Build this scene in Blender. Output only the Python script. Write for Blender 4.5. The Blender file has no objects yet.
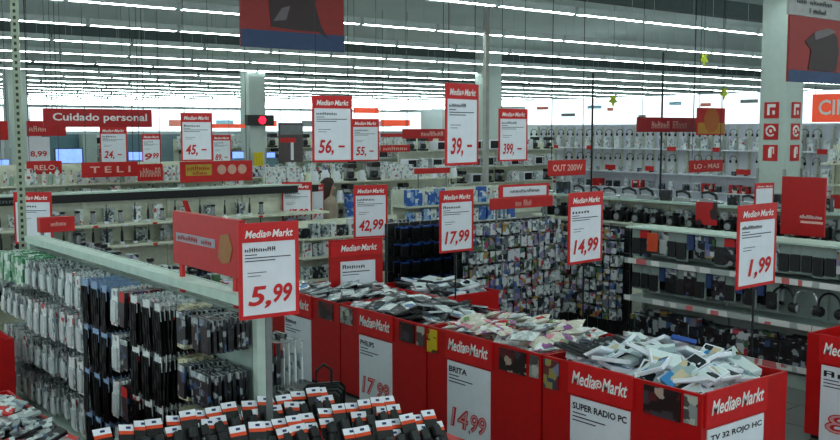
import bpy, math, random
from mathutils import Vector, Matrix
random.seed(7)
R = math.radians
S = bpy.context.scene
COL = S.collection
# ---------------------------------------------------------------- camera
F = 969.0; TH = math.atan(90 / F); YAW = R(51.6); CH = 2.6
cd = bpy.data.cameras.new('camera'); cam = bpy.data.objects.new('camera', cd); COL.objects.link(cam)
cam.location = (0, 0, CH); cam.rotation_euler = (math.pi / 2 - TH, 0, YAW - math.pi / 2)
cd.sensor_width = 36; cd.lens = F * 36 / 840; cd.clip_end = 300; cd.clip_start = .05
S.camera = cam
# ---------------------------------------------------------------- world, exposure
w = bpy.data.worlds.new('world'); S.world = w; w.use_nodes = True
w.node_tree.nodes['Background'].inputs[0].default_value = (.75, .9, .9, 1)
w.node_tree.nodes['Background'].inputs[1].default_value = .75
S.view_settings.view_transform = 'Standard'; S.view_settings.look = 'None'
S.view_settings.gamma = 1; S.view_settings.use_curve_mapping = False
S.view_settings.exposure = 0.85
TUBE_POWER = 15.0
# ---------------------------------------------------------------- camera geometry helper: pixel of the photo -> point in the hall
FW = Vector((math.cos(YAW) * math.cos(TH), math.sin(YAW) * math.cos(TH), -math.sin(TH)))
RT = Vector((math.sin(YAW), -math.cos(YAW), 0))
UP = Vector((math.cos(YAW) * math.sin(TH), math.sin(YAW) * math.sin(TH), math.cos(TH)))
def at(px, py, d=None, X=None, Y=None, Z=None):
    r = FW + RT * ((px - 420) / F) - UP * ((py - 220) / F)
    t = d if d is not None else X / r.x if X is not None else Y / r.y if Y is not None else (Z - CH) / r.z
    return Vector((0, 0, CH)) + r * t
# ---------------------------------------------------------------- materials
MATS = {}
def lin(c):
    return tuple((v / 12.92 if v <= .04045 else ((v + .055) / 1.055) ** 2.4) for v in c)
def mat(name, rgb, rough=.5, metal=0, emit=0, noise=.08, scale=12, spec=.4):
    """plain coloured procedural surface with faint grain; rgb is given as sRGB 0-1"""
    if name in MATS: return MATS[name]
    m = bpy.data.materials.new(name); m.use_nodes = True; nt = m.node_tree; b = nt.nodes['Principled BSDF']
    c = lin(rgb)
    b.inputs['Roughness'].default_value = rough; b.inputs['Metallic'].default_value = metal
    b.inputs['Specular IOR Level'].default_value = spec
    tc = nt.nodes.new('ShaderNodeTexCoord'); nz = nt.nodes.new('ShaderNodeTexNoise'); nz.inputs['Scale'].default_value = scale
    nt.links.new(tc.outputs['Object'], nz.inputs['Vector'])
    rp = nt.nodes.new('ShaderNodeValToRGB')
    rp.color_ramp.elements[0].position = .3; rp.color_ramp.elements[1].position = .7
    rp.color_ramp.elements[0].color = tuple(v * (1 - noise) for v in c) + (1,)
    rp.color_ramp.elements[1].color = tuple(min(1, v * (1 + noise)) for v in c) + (1,)
    nt.links.new(nz.outputs['Fac'], rp.inputs['Fac']); nt.links.new(rp.outputs['Color'], b.inputs['Base Color'])
    if emit:
        b.inputs['Emission Color'].default_value = c + (1,); b.inputs['Emission Strength'].default_value = emit
    MATS[name] = m; return m
def printed(name, cols, scale=22, rough=.35, stretch=(1, 1, 1), clear=0):
    """printed packaging: blocks of several inks, different on every copy (object random)"""
    if name in MATS: return MATS[name]
    m = bpy.data.materials.new(name); m.use_nodes = True; nt = m.node_tree; b = nt.nodes['Principled BSDF']
    b.inputs['Roughness'].default_value = rough
    tc = nt.nodes.new('ShaderNodeTexCoord'); oi = nt.nodes.new('ShaderNodeObjectInfo')
    mu = nt.nodes.new('ShaderNodeMath'); mu.operation = 'MULTIPLY'; mu.inputs[1].default_value = 57.0
    nt.links.new(oi.outputs['Random'], mu.inputs[0])
    ad = nt.nodes.new('ShaderNodeVectorMath'); ad.operation = 'ADD'
    mp = nt.nodes.new('ShaderNodeMapping'); mp.inputs['Scale'].default_value = stretch
    nt.links.new(tc.outputs['Object'], mp.inputs['Vector'])
    nt.links.new(mp.outputs['Vector'], ad.inputs[0]); nt.links.new(mu.outputs[0], ad.inputs[1])
    vo = nt.nodes.new('ShaderNodeTexVoronoi'); vo.distance = 'CHEBYCHEV'; vo.inputs['Scale'].default_value = scale
    nt.links.new(ad.outputs[0], vo.inputs['Vector'])
    se = nt.nodes.new('ShaderNodeSeparateColor'); nt.links.new(vo.outputs['Color'], se.inputs[0])
    rp = nt.nodes.new('ShaderNodeValToRGB'); rp.color_ramp.interpolation = 'CONSTANT'
    el = rp.color_ramp.elements
    tot = sum(k for k, _ in cols); acc = 0
    for i, (k, c) in enumerate(cols):
        e = el[i] if i < 2 else el.new(acc / tot)
        e.position = acc / tot; e.color = lin(c) + (1,); acc += k
    nt.links.new(se.outputs[0], rp.inputs['Fac']); nt.links.new(rp.outputs['Color'], b.inputs['Base Color'])
    MATS[name] = m; return m
RED = mat('signal_red_card', (.80, .085, .10), .45)
REDD = mat('red_laminate', (.72, .03, .045), .4)
REDP = mat('red_print', (.76, .10, .10), .5)
WHITE = mat('white_card', (.90, .91, .95), .5, noise=.03)
INK = mat('dark_ink', (.10, .10, .13), .6)
PRICE = mat('red_marker_ink', (.80, .12, .14), .6)
LET = mat('white_lettering', (.95, .93, .93), .5, noise=.02)
LETP = mat('pale_lettering', (.93, .72, .68), .5, noise=.02)
MINT = mat('pale_green_grey_enamel', (.72, .80, .76), .4)
CREAM = mat('cream_enamel', (.86, .87, .80), .45)
STEEL = mat('bare_steel', (.62, .64, .64), .3, 1)
DARK = mat('black_plastic', (.05, .052, .06), .35)
DARKG = mat('charcoal_plastic', (.13, .14, .15), .4)
GREYP = mat('grey_plastic', (.45, .47, .48), .4)
SILV = mat('silver_plastic', (.68, .70, .72), .25, .6)
BLUE = mat('blue_plastic', (.12, .30, .62), .35)
YEL = mat('yellow_card', (.88, .78, .12), .5)
GREEN = mat('green_plastic', (.12, .55, .28), .4)
CLEAR = mat('clear_blister', (.80, .84, .85), .12, .0, spec=.8)
ROD = mat('dark_rod', (.12, .13, .14), .4, .5)
# ---------------------------------------------------------------- mesh builder
class MB:
    def __init__(s): s.v = []; s.f = []; s.m = []; s.mats = []
    def mi(s, m):
        if m is None: return 0
        if m not in s.mats: s.mats.append(m)
        return s.mats.index(m)
    def add(s, vs, fs, m=None, M=None):
        n = len(s.v); k = s.mi(m)
        for v in vs:
            v = Vector(v); s.v.append(M @ v if M is not None else v)
        for f in fs: s.f.append([i + n for i in f]); s.m.append(k)
        return s
    def box(s, x0, x1, y0, y1, z0, z1, m=None, M=None, b=0):
        if b <= 0:
            vs = [(x, y, z) for x in (x0, x1) for y in (y0, y1) for z in (z0, z1)]
            fs = [(0, 1, 3, 2), (4, 6, 7, 5), (0, 4, 5, 1), (2, 3, 7, 6), (0, 2, 6, 4), (1, 5, 7, 3)]
            return s.add(vs, fs, m, M)
        # chamfered box: rounded outline in x/z with bevelled front/back edges
        def ring(y, i):
            X0, X1, Z0, Z1 = x0 + i, x1 - i, z0 + i, z1 - i
            return [(X0 + b, y, Z0), (X1 - b, y, Z0), (X1, y, Z0 + b), (X1, y, Z1 - b), (X1 - b, y, Z1), (X0 + b, y, Z1), (X0, y, Z1 - b), (X0, y, Z0 + b)]
        b2 = b * .6
        vs = ring(y0, b2) + ring(y0 + b2, 0) + ring(y1 - b2, 0) + ring(y1, b2)
        fs = [tuple(range(8)), tuple(range(31, 23, -1))]
        for k in range(3):
            for i in range(8):
                j = (i + 1) % 8; a = k * 8
                fs.append((a + j, a + i, a + 8 + i, a + 8 + j))
        return s.add(vs, fs, m, M)
    def tube(s, p, q, r, m=None, n=8, r2=None, M=None):
        p = Vector(p); q = Vector(q); d = (q - p).normalized(); r2 = r if r2 is None else r2
        a = d.orthogonal().normalized(); c = d.cross(a); vs = []; fs = []
        for P_, rr in ((p, r), (q, r2)):
            for i in range(n):
                t = 2 * math.pi * i / n; vs.append(P_ + (a * math.cos(t) + c * math.sin(t)) * rr)
        for i in range(n):
            j = (i + 1) % n; fs.append((i, j, n + j, n + i))
        fs += [tuple(range(n - 1, -1, -1)), tuple(range(n, 2 * n))]
        return s.add(vs, fs, m, M)
    def path(s, pts, r, m=None, n=6, closed=False, M=None):
        pts = [Vector(p) for p in pts]; N = len(pts); vs = []; fs = []
        ref = Vector((0, 0, 1))
        for i, p in enumerate(pts):
            a = pts[(i - 1) % N] if closed or i else p; b_ = pts[(i + 1) % N] if closed or i < N - 1 else p
            d = (b_ - a).normalized(); u = d.cross(ref)
            if u.length < .1: u = d.cross(Vector((1, 0, 0)))
            u.normalize(); v_ = d.cross(u)
            for k in range(n):
                t = 2 * math.pi * k / n; vs.append(p + (u * math.cos(t) + v_ * math.sin(t)) * r)
        for i in range(N if closed else N - 1):
            for k in range(n):
                a = i * n; b_ = ((i + 1) % N) * n; j = (k + 1) % n
                fs.append((a + k, a + j, b_ + j, b_ + k))
        if not closed: fs += [tuple(range(n - 1, -1, -1)), tuple(range((N - 1) * n, N * n))]
        return s.add(vs, fs, m, M)
    def lathe(s, prof, m=None, n=12, M=None):
        vs = []; fs = []
        for r, z in prof:
            for i in range(n):
                t = 2 * math.pi * i / n; vs.append((r * math.cos(t), r * math.sin(t), z))
        for k in range(len(prof) - 1):
            for i in range(n):
                j = (i + 1) % n; fs.append((k * n + i, k * n + j, (k + 1) * n + j, (k + 1) * n + i))
        fs += [tuple(range(n - 1, -1, -1)), tuple(range((len(prof) - 1) * n, len(prof) * n))]
        return s.add(vs, fs, m, M)
    def prism(s, pts, y0, y1, m=None, M=None):
        n = len(pts); vs = [(x, y0, z) for x, z in pts] + [(x, y1, z) for x, z in pts]
        fs = [tuple(range(n)), tuple(range(2 * n - 1, n - 1, -1))] + [((i + 1) % n, i, n + i, n + (i + 1) % n) for i in range(n)]
        return s.add(vs, fs, m, M)
    def mesh(s, name, m=None, smooth=False):
        me = bpy.data.meshes.new(name); me.from_pydata([tuple(v) for v in s.v], [], s.f)
        if m is not None and not s.mats: me.materials.append(m)
        for x in s.mats: me.materials.append(x)
        if s.mats: me.polygons.foreach_set('material_index', s.m)
        if smooth: me.polygons.foreach_set('use_smooth', [True] * len(me.polygons))
        me.update(); return me
def link(name, me, parent=None, loc=(0, 0, 0), rot=(0, 0, 0)):
    o = bpy.data.objects.new(name, me); COL.objects.link(o); o.location = loc; o.rotation_euler = rot
    if parent is not None: o.parent = parent
    return o
def tag(o, label, cat, group=None, kind=None):
    o['label'] = label; o['category'] = cat
    if group: o['group'] = group
    if kind: o['kind'] = kind
    return o
def root(name, label, cat, loc=(0, 0, 0), rz=0, group=None):
    return tag(link(name, None, None, loc, (0, 0, rz)), label, cat, group)
def part(name, mb, m, parent, loc=(0, 0, 0), rot=(0, 0, 0), label=None, smooth=False):
    o = link(name, mb if isinstance(mb, bpy.types.Mesh) else mb.mesh(name, m, smooth), parent, loc, rot)
    if label: o['label'] = label
    return o
def struct(name, mb, m):
    o = link(name, mb.mesh(name, m)); o['kind'] = 'structure'; return o
def copy_tree(o, parent=None):
    c = o.copy(); COL.objects.link(c)
    if parent is not None: c.parent = parent
    for ch in list(o.children): copy_tree(ch, c)
    return c
class Proto:
    """one product; the first placement builds it, later ones copy it with its parts"""
    def __init__(s, name, cat, main, parts=()):
        s.name, s.cat, s.main, s.parts, s.o = name, cat, main, parts, None
    def put(s, loc, rot=(0, 0, 0), label='', group=None, sc=1):
        v = Vector(loc) - Vector((0, 0, CH)); d_ = v.dot(FW)
        if s.o is not None and not (-25 < 420 + F * v.dot(RT) / d_ < 865 and 220 - F * v.dot(UP) / d_ < 475): return
        if s.o is None:
            o = link(s.name, s.main)
            for nm, me in s.parts: link(nm, me, o)
            s.o = o
        else: o = copy_tree(s.o)
        o.location = loc; o.rotation_euler = rot; o.scale = (sc, sc, sc) if not hasattr(sc, '__len__') else sc
        tag(o, label, s.cat)
        if group: o['group'] = group
        elif 'group' in o: del o['group']
        return o
# ---------------------------------------------------------------- lettering
TC = {}
def text_data(txt, shear=0, off=0):
    k = (txt, shear, off)
    if k not in TC:
        c = bpy.data.curves.new('lettering', 'FONT'); c.body = txt; c.size = 1; c.shear = shear; c.offset = off
        c.extrude = 0; c.resolution_u = 3; c.align_x = 'LEFT'
        o = bpy.data.objects.new('t', c); me = o.to_mesh()
        TC[k] = ([tuple(v.co) for v in me.vertices], [tuple(p.vertices) for p in me.polygons])
        o.to_mesh_clear(); bpy.data.objects.remove(o)
    return TC[k]
def text_into(mb, txt, x0, x1, z0, z1, y=0, m=None, shear=0, off=.01, keep=False, M=None):
    """fit lettering in the rectangle x0..x1, z0..z1 of a board facing -y"""
    if txt.startswith('~'):
        # lettering too small to read in the photo: a run of letter-sized strokes
        n = len(txt) - 1; rn = random.Random(n * 31 + 5); w_ = (x1 - x0) / n
        for k in range(n):
            if txt[k + 1] == ' ': continue
            a = x0 + k * w_; hh = (z1 - z0) * (1 if rn.random() < .35 else .72); t = w_ * .22
            q = [(a, a + t, z0, z0 + hh), (a + w_ * .55, a + w_ * .55 + t, z0, z0 + hh * .9), (a, a + w_ * .75, z0 + hh * .42, z0 + hh * .62), (a, a + w_ * .7, z0 + hh * .84, z0 + hh)]
            for c in q[:rn.choice((3, 4))]: mb.add([(c[0], y, c[2]), (c[1], y, c[2]), (c[1], y, c[3]), (c[0], y, c[3])], [(0, 1, 2, 3)], m, M)
        return
    vs, fs = text_data(txt, shear, off)
    if not vs: return
    ax, bx_ = min(v[0] for v in vs), max(v[0] for v in vs); ay, by = min(v[1] for v in vs), max(v[1] for v in vs)
    sx = (x1 - x0) / (bx_ - ax); sz = (z1 - z0) / (by - ay)
    if keep: sx = sz = min(sx, sz)
    mb.add([(x0 + (v[0] - ax) * sx, y, z0 + (v[1] - ay) * sz) for v in vs], fs, m, M)
def spiral(mb, cx, cz, r, y, m=None):
    n = 26; vs = []; fs = []
    for i in range(n):
        t = i / (n - 1); a = t * 2 * math.pi * 1.6 + .5; rr = r * (.15 + .85 * t); wd = r * .17
        for q in (-wd, wd): vs.append((cx + math.cos(a) * (rr + q), y, cz + math.sin(a) * (rr + q)))
    for i in range(n - 1): fs.append((2 * i, 2 * i + 1, 2 * i + 3, 2 * i + 2))
    mb.add(vs, fs, m)
def logo(mb, x0, x1, z0, z1, y, m=None):
    w_ = x1 - x0; h = z1 - z0
    text_into(mb, 'Media', x0, x0 + w_ * .43, z0, z1, y, m, .25, .02)
    spiral(mb, x0 + w_ * .495, z0 + h * .42, h * .36, y, m)
    text_into(mb, 'Markt', x0 + w_ * .56, x1, z0, z1, y, m, .25, .02)
# ---------------------------------------------------------------- the hall
CEIL = 5.5
def floor_mat():
    m = mat('floor_tiles', (.42, .44, .43), .25)
    nt = m.node_tree; b = nt.nodes['Principled BSDF']
    tc = nt.nodes.new('ShaderNodeTexCoord'); br = nt.nodes.new('ShaderNodeTexBrick'); br.offset = 0
    br.inputs['Scale'].default_value = 1; br.inputs['Brick Width'].default_value = .6; br.inputs['Row Height'].default_value = .6
    br.inputs['Mortar Size'].default_value = .006
    br.inputs['Color1'].default_value = (.17, .18, .175, 1); br.inputs['Color2'].default_value = (.15, .16, .155, 1); br.inputs['Mortar'].default_value = (.07, .07, .07, 1)
    nt.links.new(tc.outputs['Object'], br.inputs['Vector']); nt.links.new(br.outputs['Color'], b.inputs['Base Color'])
    return m
struct('floor', MB().box(-8, 62, -8, 86, -.1, 0), floor_mat())
mb = MB().box(-8, 62, -8, 86, CEIL, CEIL + .1)
struct('ceiling', mb, mat('ceiling_panels', (.90, .95, .94), .85, noise=.05, scale=.4))
WALLM = mat('painted_wall', (.84, .87, .88), .7, noise=.02)
struct('wall_back', MB().box(-8, 62, 84, 84.2, 0, CEIL), WALLM)
struct('wall_right', MB().box(60, 60.2, -8, 84, 0, CEIL), WALLM)
# roof beams and ducts
bm_ = MB()
for y in (13.2, 27.6, 42, 56, 70): bm_.box(-8, 60, y - .15, y + .15, CEIL - .35, CEIL - .001)
struct('trim_1', bm_, mat('roof_beam', (.36, .41, .41), .8))
# fluorescent battens in rows
TUBE = mat('lit_tube', (.93, 1, .98), .4, emit=TUBE_POWER, noise=0)
HOUS = mat('batten_housing', (.80, .84, .84), .5)
def tri(m):
    return m
hm = MB().box(-.88, .88, -.05, .05, .03, .10).prism([(-.86, .03), (.86, .03), (.86, .0), (-.86, .0)], -.04, .04)
for q in (-1, 1): hm.prism([(-.86, -.02), (.86, -.02), (.86, .04), (-.86, .04)], q * .042 - .002, q * .042 + .002)
hm.box(-.90, -.86, -.045, .045, -.03, .03); hm.box(.86, .90, -.045, .045, -.03, .03)
for x in (-.6, .6): hm.tube((x, 0, .1), (x, 0, CEIL - 4.62), .004, n=4)
hm = hm.mesh('housing', HOUS)
tm = MB()
tm.tube((-.86, 0, -.015), (.86, 0, -.015), .021, n=8)
tm = tm.mesh('tube', TUBE)
rows = [-2.8, .8, 4.4, 8.0, 11.6, 15.15, 18.5, 22.0, 25.6, 29.2, 32.9, 36.6, 40.3, 44, 47.7, 51.4, 55.1, 58.8, 62.5, 66.2, 69.9, 73.6, 77.3]
spots = []
for y in rows:
    x = -3.0 + (random.random() - .5)
    while x < 59:
        d = x * FW.x + y * FW.y
        vis = False
        if d > 1:
            px = 420 + F * (Vector((x, y, 0)).dot(RT)) / d
            vis = -30 < px < 870
            if x > 24.2 and y < 24 and 0: vis = False
        near = y < 13 and -3.2 < x < 16
        if vis or near: spots.append((d, x, y, vis))
        x += 1.83
spots.sort()
lamp0 = root('ceiling_lamp', 'white single-tube fluorescent batten hanging in a row under the ceiling', 'ceiling lamp', group='rows of fluorescent battens')
part('housing', hm, None, lamp0); part('tube', tm, None, lamp0, label='lit fluorescent tube')
ninv = 0; first = True; restH = []; restT = []
for d, x, y, vis in spots:
    if vis: ninv += 1
    if ninv > 296 and vis:
        restH.append((x, y)); continue
    o = lamp0 if first else copy_tree(lamp0); first = False
    o.location = (x, y, 4.6)
if restH:
    mb = MB()
    for x, y in restH:
        mb.box(x - .88, x + .88, y - .05, y + .05, 4.63, 4.7, HOUS)
        mb.box(x - .86, x + .86, y - .02, y + .02, 4.582, 4.62, TUBE)
    tag(link('distant_lamps', mb.mesh('distant_lamps')), 'distant fluorescent battens at the far end of the hall', 'ceiling lamps', kind='stuff')
# columns
COLM = mat('column_paint', (.74, .79, .77), .6, noise=.03)
def column(name, p, s, label, extra=False):
    c = root(name, label, 'column', (p.x, p.y, 0))
    h = s / 2
    m = MB(); m.box(-h, h, -h, h, 0, CEIL)
    part('shaft', m, COLM, c)
    k = MB()
    for a, b in ((-1, -1), (1, -1), (-1, 1)): k.box(a * h - .02, a * h + .02, b * h - .02, b * h + .02, 0, 2)
    part('corner_guard', k, STEEL, c)
    return c
def emblem(parent, kind, loc, rz):
    """square red safety pictogram"""
    f = part('safety_sign', MB().box(-.125, .125, -.008, 0, 0, .25), REDP, parent, loc, (0, 0, rz))
    g = MB()
    if kind == 'hose': g.path([(.075 * math.cos(t), -.012, .135 + .075 * math.sin(t)) for t in [i * .5 for i in range(12)]], .016); g.box(-.02, .02, -.014, -.009, .11, .16)
    elif kind == 'ext': g.box(-.03, .03, -.014, -.009, .05, .19); g.box(-.012, .07, -.014, -.009, .19, .22); g.box(.05, .07, -.014, -.009, .11, .2)
    else: g.box(-.07, -.03, -.014, -.009, .05, .22); g.box(-.03, .07, -.014, -.009, .17, .22); g.box(.02, .06, -.014, -.009, .06, .12)
    part('pictogram', g, LET, f)
pc = at(780.5, 130, d=15.2)
c = column('column', pc, .46, 'wide pale column with red fire safety signs on the right')
for dz, k in ((2.78, 'flame'), (2.45, 'hose'), (2.12, 'ext')):
    emblem(c, k, (-.232, .02, dz), -math.pi / 2); emblem(c, k, (.03, -.232, dz), 0)
column('column', at(16, 120, d=33), .62, 'far pale column at the left edge behind the slotted post')
c2 = column('column', at(253, 120, d=33), .62, 'white column carrying the small red light display')
g = part('exit_display', MB().box(-.5, .5, -.55, -.35, 2.75, 3.1), DARK, c2)
part('red_light', MB().tube((.05, -.551, 2.93), (.05, -.57, 2.93), .13, n=14), mat('red_led', (1, .05, .15), .4, emit=3), g)
part('yellow_notice', MB().box(-.16, .18, -.33, -.315, 1.35, 1.85), YEL, c2)
column('column', at(488, 120, d=34), .66, 'pale column behind the tall 39,- price sign')
# thin posts running up to the ceiling
p = at(486, 100, d=20); tag(link('steel_post', MB().box(-.05, .05, -.05, .05, 0, CEIL, b=.01).mesh('steel_post', mat('post_paint', (.66, .66, .64), .5)), loc=(p.x, p.y, 0)), 'slim grey post rising to the ceiling near the centre', 'post')
for px, pt, dd, lb in ((591, 200, 19, 'thin dark pole right of centre above the 14,99 sign'), (660, 200, 19, 'thin dark pole behind the red banner with gold card')):
    p = at(px, pt, d=dd); tag(link('thin_pole', MB().tube((0, 0, 0), (0, 0, 3.7 if px < 600 else 4.1), .02).mesh('thin_pole', ROD), loc=(p.x, p.y, 0)), lb, 'pole')
p = at(23, 240, d=9.35)
mb = MB(); mb.box(-.035, .035, -.03, -.005, 0, CEIL); mb.box(-.035, -.015, -.005, .04, 0, CEIL); mb.box(.015, .035, -.005, .04, 0, CEIL)
for k in range(90): mb.box(-.012, .012, -.034, -.029, .1 + k * .06, .13 + k * .06, DARKG)
mb.mats = [mat('slotted_steel', (.60, .64, .56), .45), DARKG]; mb.m = [0 if i < 18 else 1 for i in range(len(mb.f))]
tag(link('slotted_post', mb.mesh('slotted_post'), loc=(p.x, p.y, 0), rot=(0, 0, R(-20))), 'tall slotted steel post at the left end of the peg gondola', 'post')
# ---------------------------------------------------------------- signs
def board(parent, w_, h, title, price, header=True, outline=False, sub=True):
    """price board, origin at bottom centre, facing -y"""
    fr = .022; hh = h * .16 if header else fr
    m = MB()
    m.box(-w_ / 2, w_ / 2, 0, .014, 0, fr); m.box(-w_ / 2, w_ / 2, 0, .014, h - fr, h)
    m.box(-w_ / 2, -w_ / 2 + fr, 0, .014, fr, h - fr); m.box(w_ / 2 - fr, w_ / 2, 0, .014, fr, h - fr)
    f = part('frame', m, RED, parent)
    part('paper', MB().box(-w_ / 2 + fr, w_ / 2 - fr, .003, .011, fr, h - fr), WHITE, parent)
    if header:
        hd = part('header', MB().box(-w_ / 2 + fr, w_ / 2 - fr, -.001, .002, h - fr - hh, h - fr), RED, parent)
        m = MB(); logo(m, -w_ * .40, w_ * .40, h - fr - hh * .72, h - fr - hh * .22, -.003); part('logo_lettering', m, LET, hd)
    if title:
        m = MB(); tz = h - fr - hh - h * .10
        text_into(m, title, -w_ * .40, w_ * .12, tz, tz + h * .045, .001, off=.03)
        if sub:
            for k, x1 in enumerate((-.2, .36, .1)):
                z = tz - h * (.035 + .032 * k); m.box(-w_ * .40, w_ * x1, .001, .002, z, z + h * .010)
            for k, x1 in enumerate((-.05, -.15)):
                z = tz - h * (.22 + .035 * k); m.box(-w_ * .36, w_ * x1, .001, .002, z, z + h * .007)
        part('small_print', m, INK, parent)
    if price:
        a, b = price; m = MB()
        text_into(m, a, -w_ * (.36 if len(a) > 2 else .36 if a[0] != '1' else .22), w_ * (.36 if not b else .02), h * .10, h * .34, 0, shear=.2, off=.025)
        if b == '-': m.add([(w_ * .14, 0, h * .22), (w_ * .30, 0, h * .22), (w_ * .30, 0, h * .25), (w_ * .14, 0, h * .25)], [(0, 1, 2, 3)])
        elif b: text_into(m, b, w_ * .06, w_ * .38, h * .15, h * .35, 0, shear=.2, off=.03)
        q = part('price_lettering', m, PRICE, parent)
    return f
def price_sign(pxl, pxr, yt, yb, title, price, label, far='R', h=.62, w_=.44, support='rod', base=.9, header=True, group=None, fit=True):
    hp = yb - yt; d = h * F / hp; yc = (yt + yb) / 2
    L = (pxr - pxl) * d / F
    dd = math.sqrt(max(0, w_ * w_ - L * L)) if fit else 0
    if far == 'L': dd = -dd
    a = at(pxl, yc, d=d - dd / 2); b = at(pxr, yc, d=d + dd / 2); ww = (b - a).xy.length
    c = (a + b) / 2; rz = math.atan2(b.y - a.y, b.x - a.x); z0 = c.z - h / 2
    s = root('price_sign', label, 'price sign', (c.x, c.y, z0), rz, group)
    board(s, ww, h, title, price, header)
    if support == 'rod': part('rod', MB().tube((0, .02, base - z0), (0, .02, h * .6), .009, n=6).box(-.03, .03, .012, .03, -.03, .03), ROD, s)
    elif support == 'wire':
        for x in (-ww * .4, ww * .4): part('hanging_wire', MB().tube((x, .008, h - .01), (x, .008, CEIL - z0), .0035, n=4), ROD, s)
    elif support == 'post':
        part('post', MB().box(-.015, .015, .015, .04, base - z0, h * .7), GREYP, s)
    return s
def banner(name, pxl, pxr, yt, yb, d, label, axis='Y', m=None, txt=None, tm_=None, shear=0, support='wire', base=0, thick=.03, cat='banner', logo_=False, box=None, base_m=None):
    """flat board across the hall; axis = the world axis it faces"""
    pc = at((pxl + pxr) / 2, (yt + yb) / 2, d=d)
    kw = {'Y': pc.y} if axis == 'Y' else {'X': pc.x}
    a = at(pxl, (yt + yb) / 2, **kw); b = at(pxr, (yt + yb) / 2, **kw)
    ww = (b - a).xy.length; c = (a + b) / 2; h = (yb - yt) * d / F; z0 = c.z - h / 2
    s = root(name, label, cat, (c.x, c.y, z0), 0 if axis == 'Y' else -math.pi / 2)
    part('panel', MB().box(-ww / 2, ww / 2, 0, thick, 0, h, b=min(.006, thick * .3)), m or REDP, s)
    if txt:
        t = MB()
        x0, x1, f0, f1 = box or (-.42, .42, .25, .78)
        text_into(t, txt, x0 * ww, x1 * ww, h * f0, h * f1, -.003, shear=shear, off=.02); part('lettering', t, tm_ or LET, s)
    if support == 'wire':
        for x in (-ww * .42, ww * .42): part('hanging_wire', MB().tube((x, thick / 2, h - .005), (x, thick / 2, CEIL - z0), .005, n=4), ROD, s)
    elif support == 'legs':
        q = .02 if base > 0 else .009
        for x in (-ww * .4, ww * .4): part('leg', MB().box(x - q, x + q, thick * .2, thick * .8, base - z0, .01), (base_m or RED) if base > 0 else GREYP, s)
    return s, ww, h
# ---------------------------------------------------------------- product prototypes (each faces -y, origin at bottom centre unless hung: then at the hook)
P_WHITE = printed('print_white_pack', [(6, (.88, .90, .90)), (2.4, (.74, .78, .80)), (.8, (.46, .50, .55)), (.35, (.75, .22, .22))], 26)
P_GREY = printed('print_grey_pack', [(3, (.62, .66, .66)), (3, (.78, .81, .81)), (2, (.25, .28, .30)), (1, (.45, .50, .58))], 28)
P_DEEP = P_GREY
P_DARK = printed('print_dark_pack', [(5, (.06, .065, .08)), (2, (.14, .15, .18)), (1, (.55, .58, .60)), (.5, (.20, .30, .45))], 26)
P_MULTI = printed('print_multi_pack', [(2, (.10, .11, .13)), (4, (.74, .76, .78)), (1.2, (.52, .46, .62)), (.8, (.26, .36, .58)), (.8, (.25, .40, .25)), (.8, (.62, .50, .25)), (.8, (.65, .20, .28)), (2, (.40, .42, .46))], 17)
P_PINK = printed('print_pale_bag', [(5, (.84, .82, .76)), (1.2, (.85, .55, .62)), (1, (.45, .62, .35)), (1, (.60, .35, .60)), (2, (.92, .93, .93)), (.8, (.75, .16, .18))], 14)
P_SILVER = printed('print_silver_case', [(4, (.80, .84, .86)), (3, (.62, .67, .70)), (1, (.16, .19, .22)), (.6, (.30, .45, .65)), (2, (.92, .94, .95))], 12, .25)
P_TEAL = printed('print_case_pale', [(6, (.84, .89, .90)), (2, (.62, .70, .72)), (1.4, (.12, .14, .17)), (.5, (.25, .55, .80)), (.7, (.80, .74, .62))], 10, .25)
P_REDW = printed('print_red_white', [(3, (.80, .12, .14)), (4, (.86, .87, .88)), (2, (.50, .54, .56))], 18)
P_RED = printed('print_red_box', [(6, (.72, .06, .08)), (1, (.85, .80, .78)), (1, (.20, .10, .12))], 9)
P_BLUE = printed('print_blue_box', [(5, (.18, .36, .68)), (2, (.55, .68, .82)), (1, (.85, .88, .90))], 12)
P_GREEN = printed('print_green_pack', [(4, (.20, .52, .34)), (2, (.60, .76, .66)), (2, (.82, .86, .84))], 16)
P_CREAM = printed('print_cream_pack', [(6, (.80, .79, .66)), (1, (.60, .58, .48)), (1, (.88, .88, .82))], 24)
def pack(w_, h, dpt, m, hd=None, hdm=None, body=None, bm=None, b=.003):
    """carton / blister: backing card with header strip and moulded body"""
    mb = MB()
    if body is None: mb.box(-w_ / 2, w_ / 2, -dpt / 2, dpt / 2, 0, h, m, b=b)
    else:
        mb.box(-w_ / 2, w_ / 2, dpt / 2 - .003, dpt / 2, 0, h, m)
        mb.box(-w_ * .36, w_ * .36, -dpt / 2, dpt / 2 - .003, h * .08, h * .68, bm or CLEAR, b=.006)
    if hd: mb.box(-w_ / 2 + .001, w_ / 2 - .001, -dpt / 2 - .0005 if body is None else dpt / 2 - .005, dpt / 2 + .0005, h * (1 - hd), h - .001, hdm)
    return mb
def hang(mb):
    """shift a pack so its hook hole is the origin"""
    top = max(v.z for v in mb.v)
    for v in mb.v: v.z -= top - .012
    return mb
def hung(name, cat, w_, h, dpt, m, **k): return Proto(name, cat, hang(pack(w_, h, dpt, m, **k)).mesh(name))
def cable_pack(name, hm_, cm):
    mb = MB(); mb.box(-.05, .05, .0, .003, -.10, .012, hm_); mb.box(-.035, .035, -.004, 0, -.30, -.1, cm, b=.004)
    for k in range(5):
        x = -.04 + .02 * k
        mb.path([(x + .004 * math.sin(z * 40 + k), -.008 - .004 * (k % 2), -.04 - z) for z in (0, .06, .12, .18, .24, .29)], .0075, cm, n=5)
    return Proto(name, 'cable', mb.mesh(name))
cable_black = cable_pack('cable_pack', P_WHITE, DARK)
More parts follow.
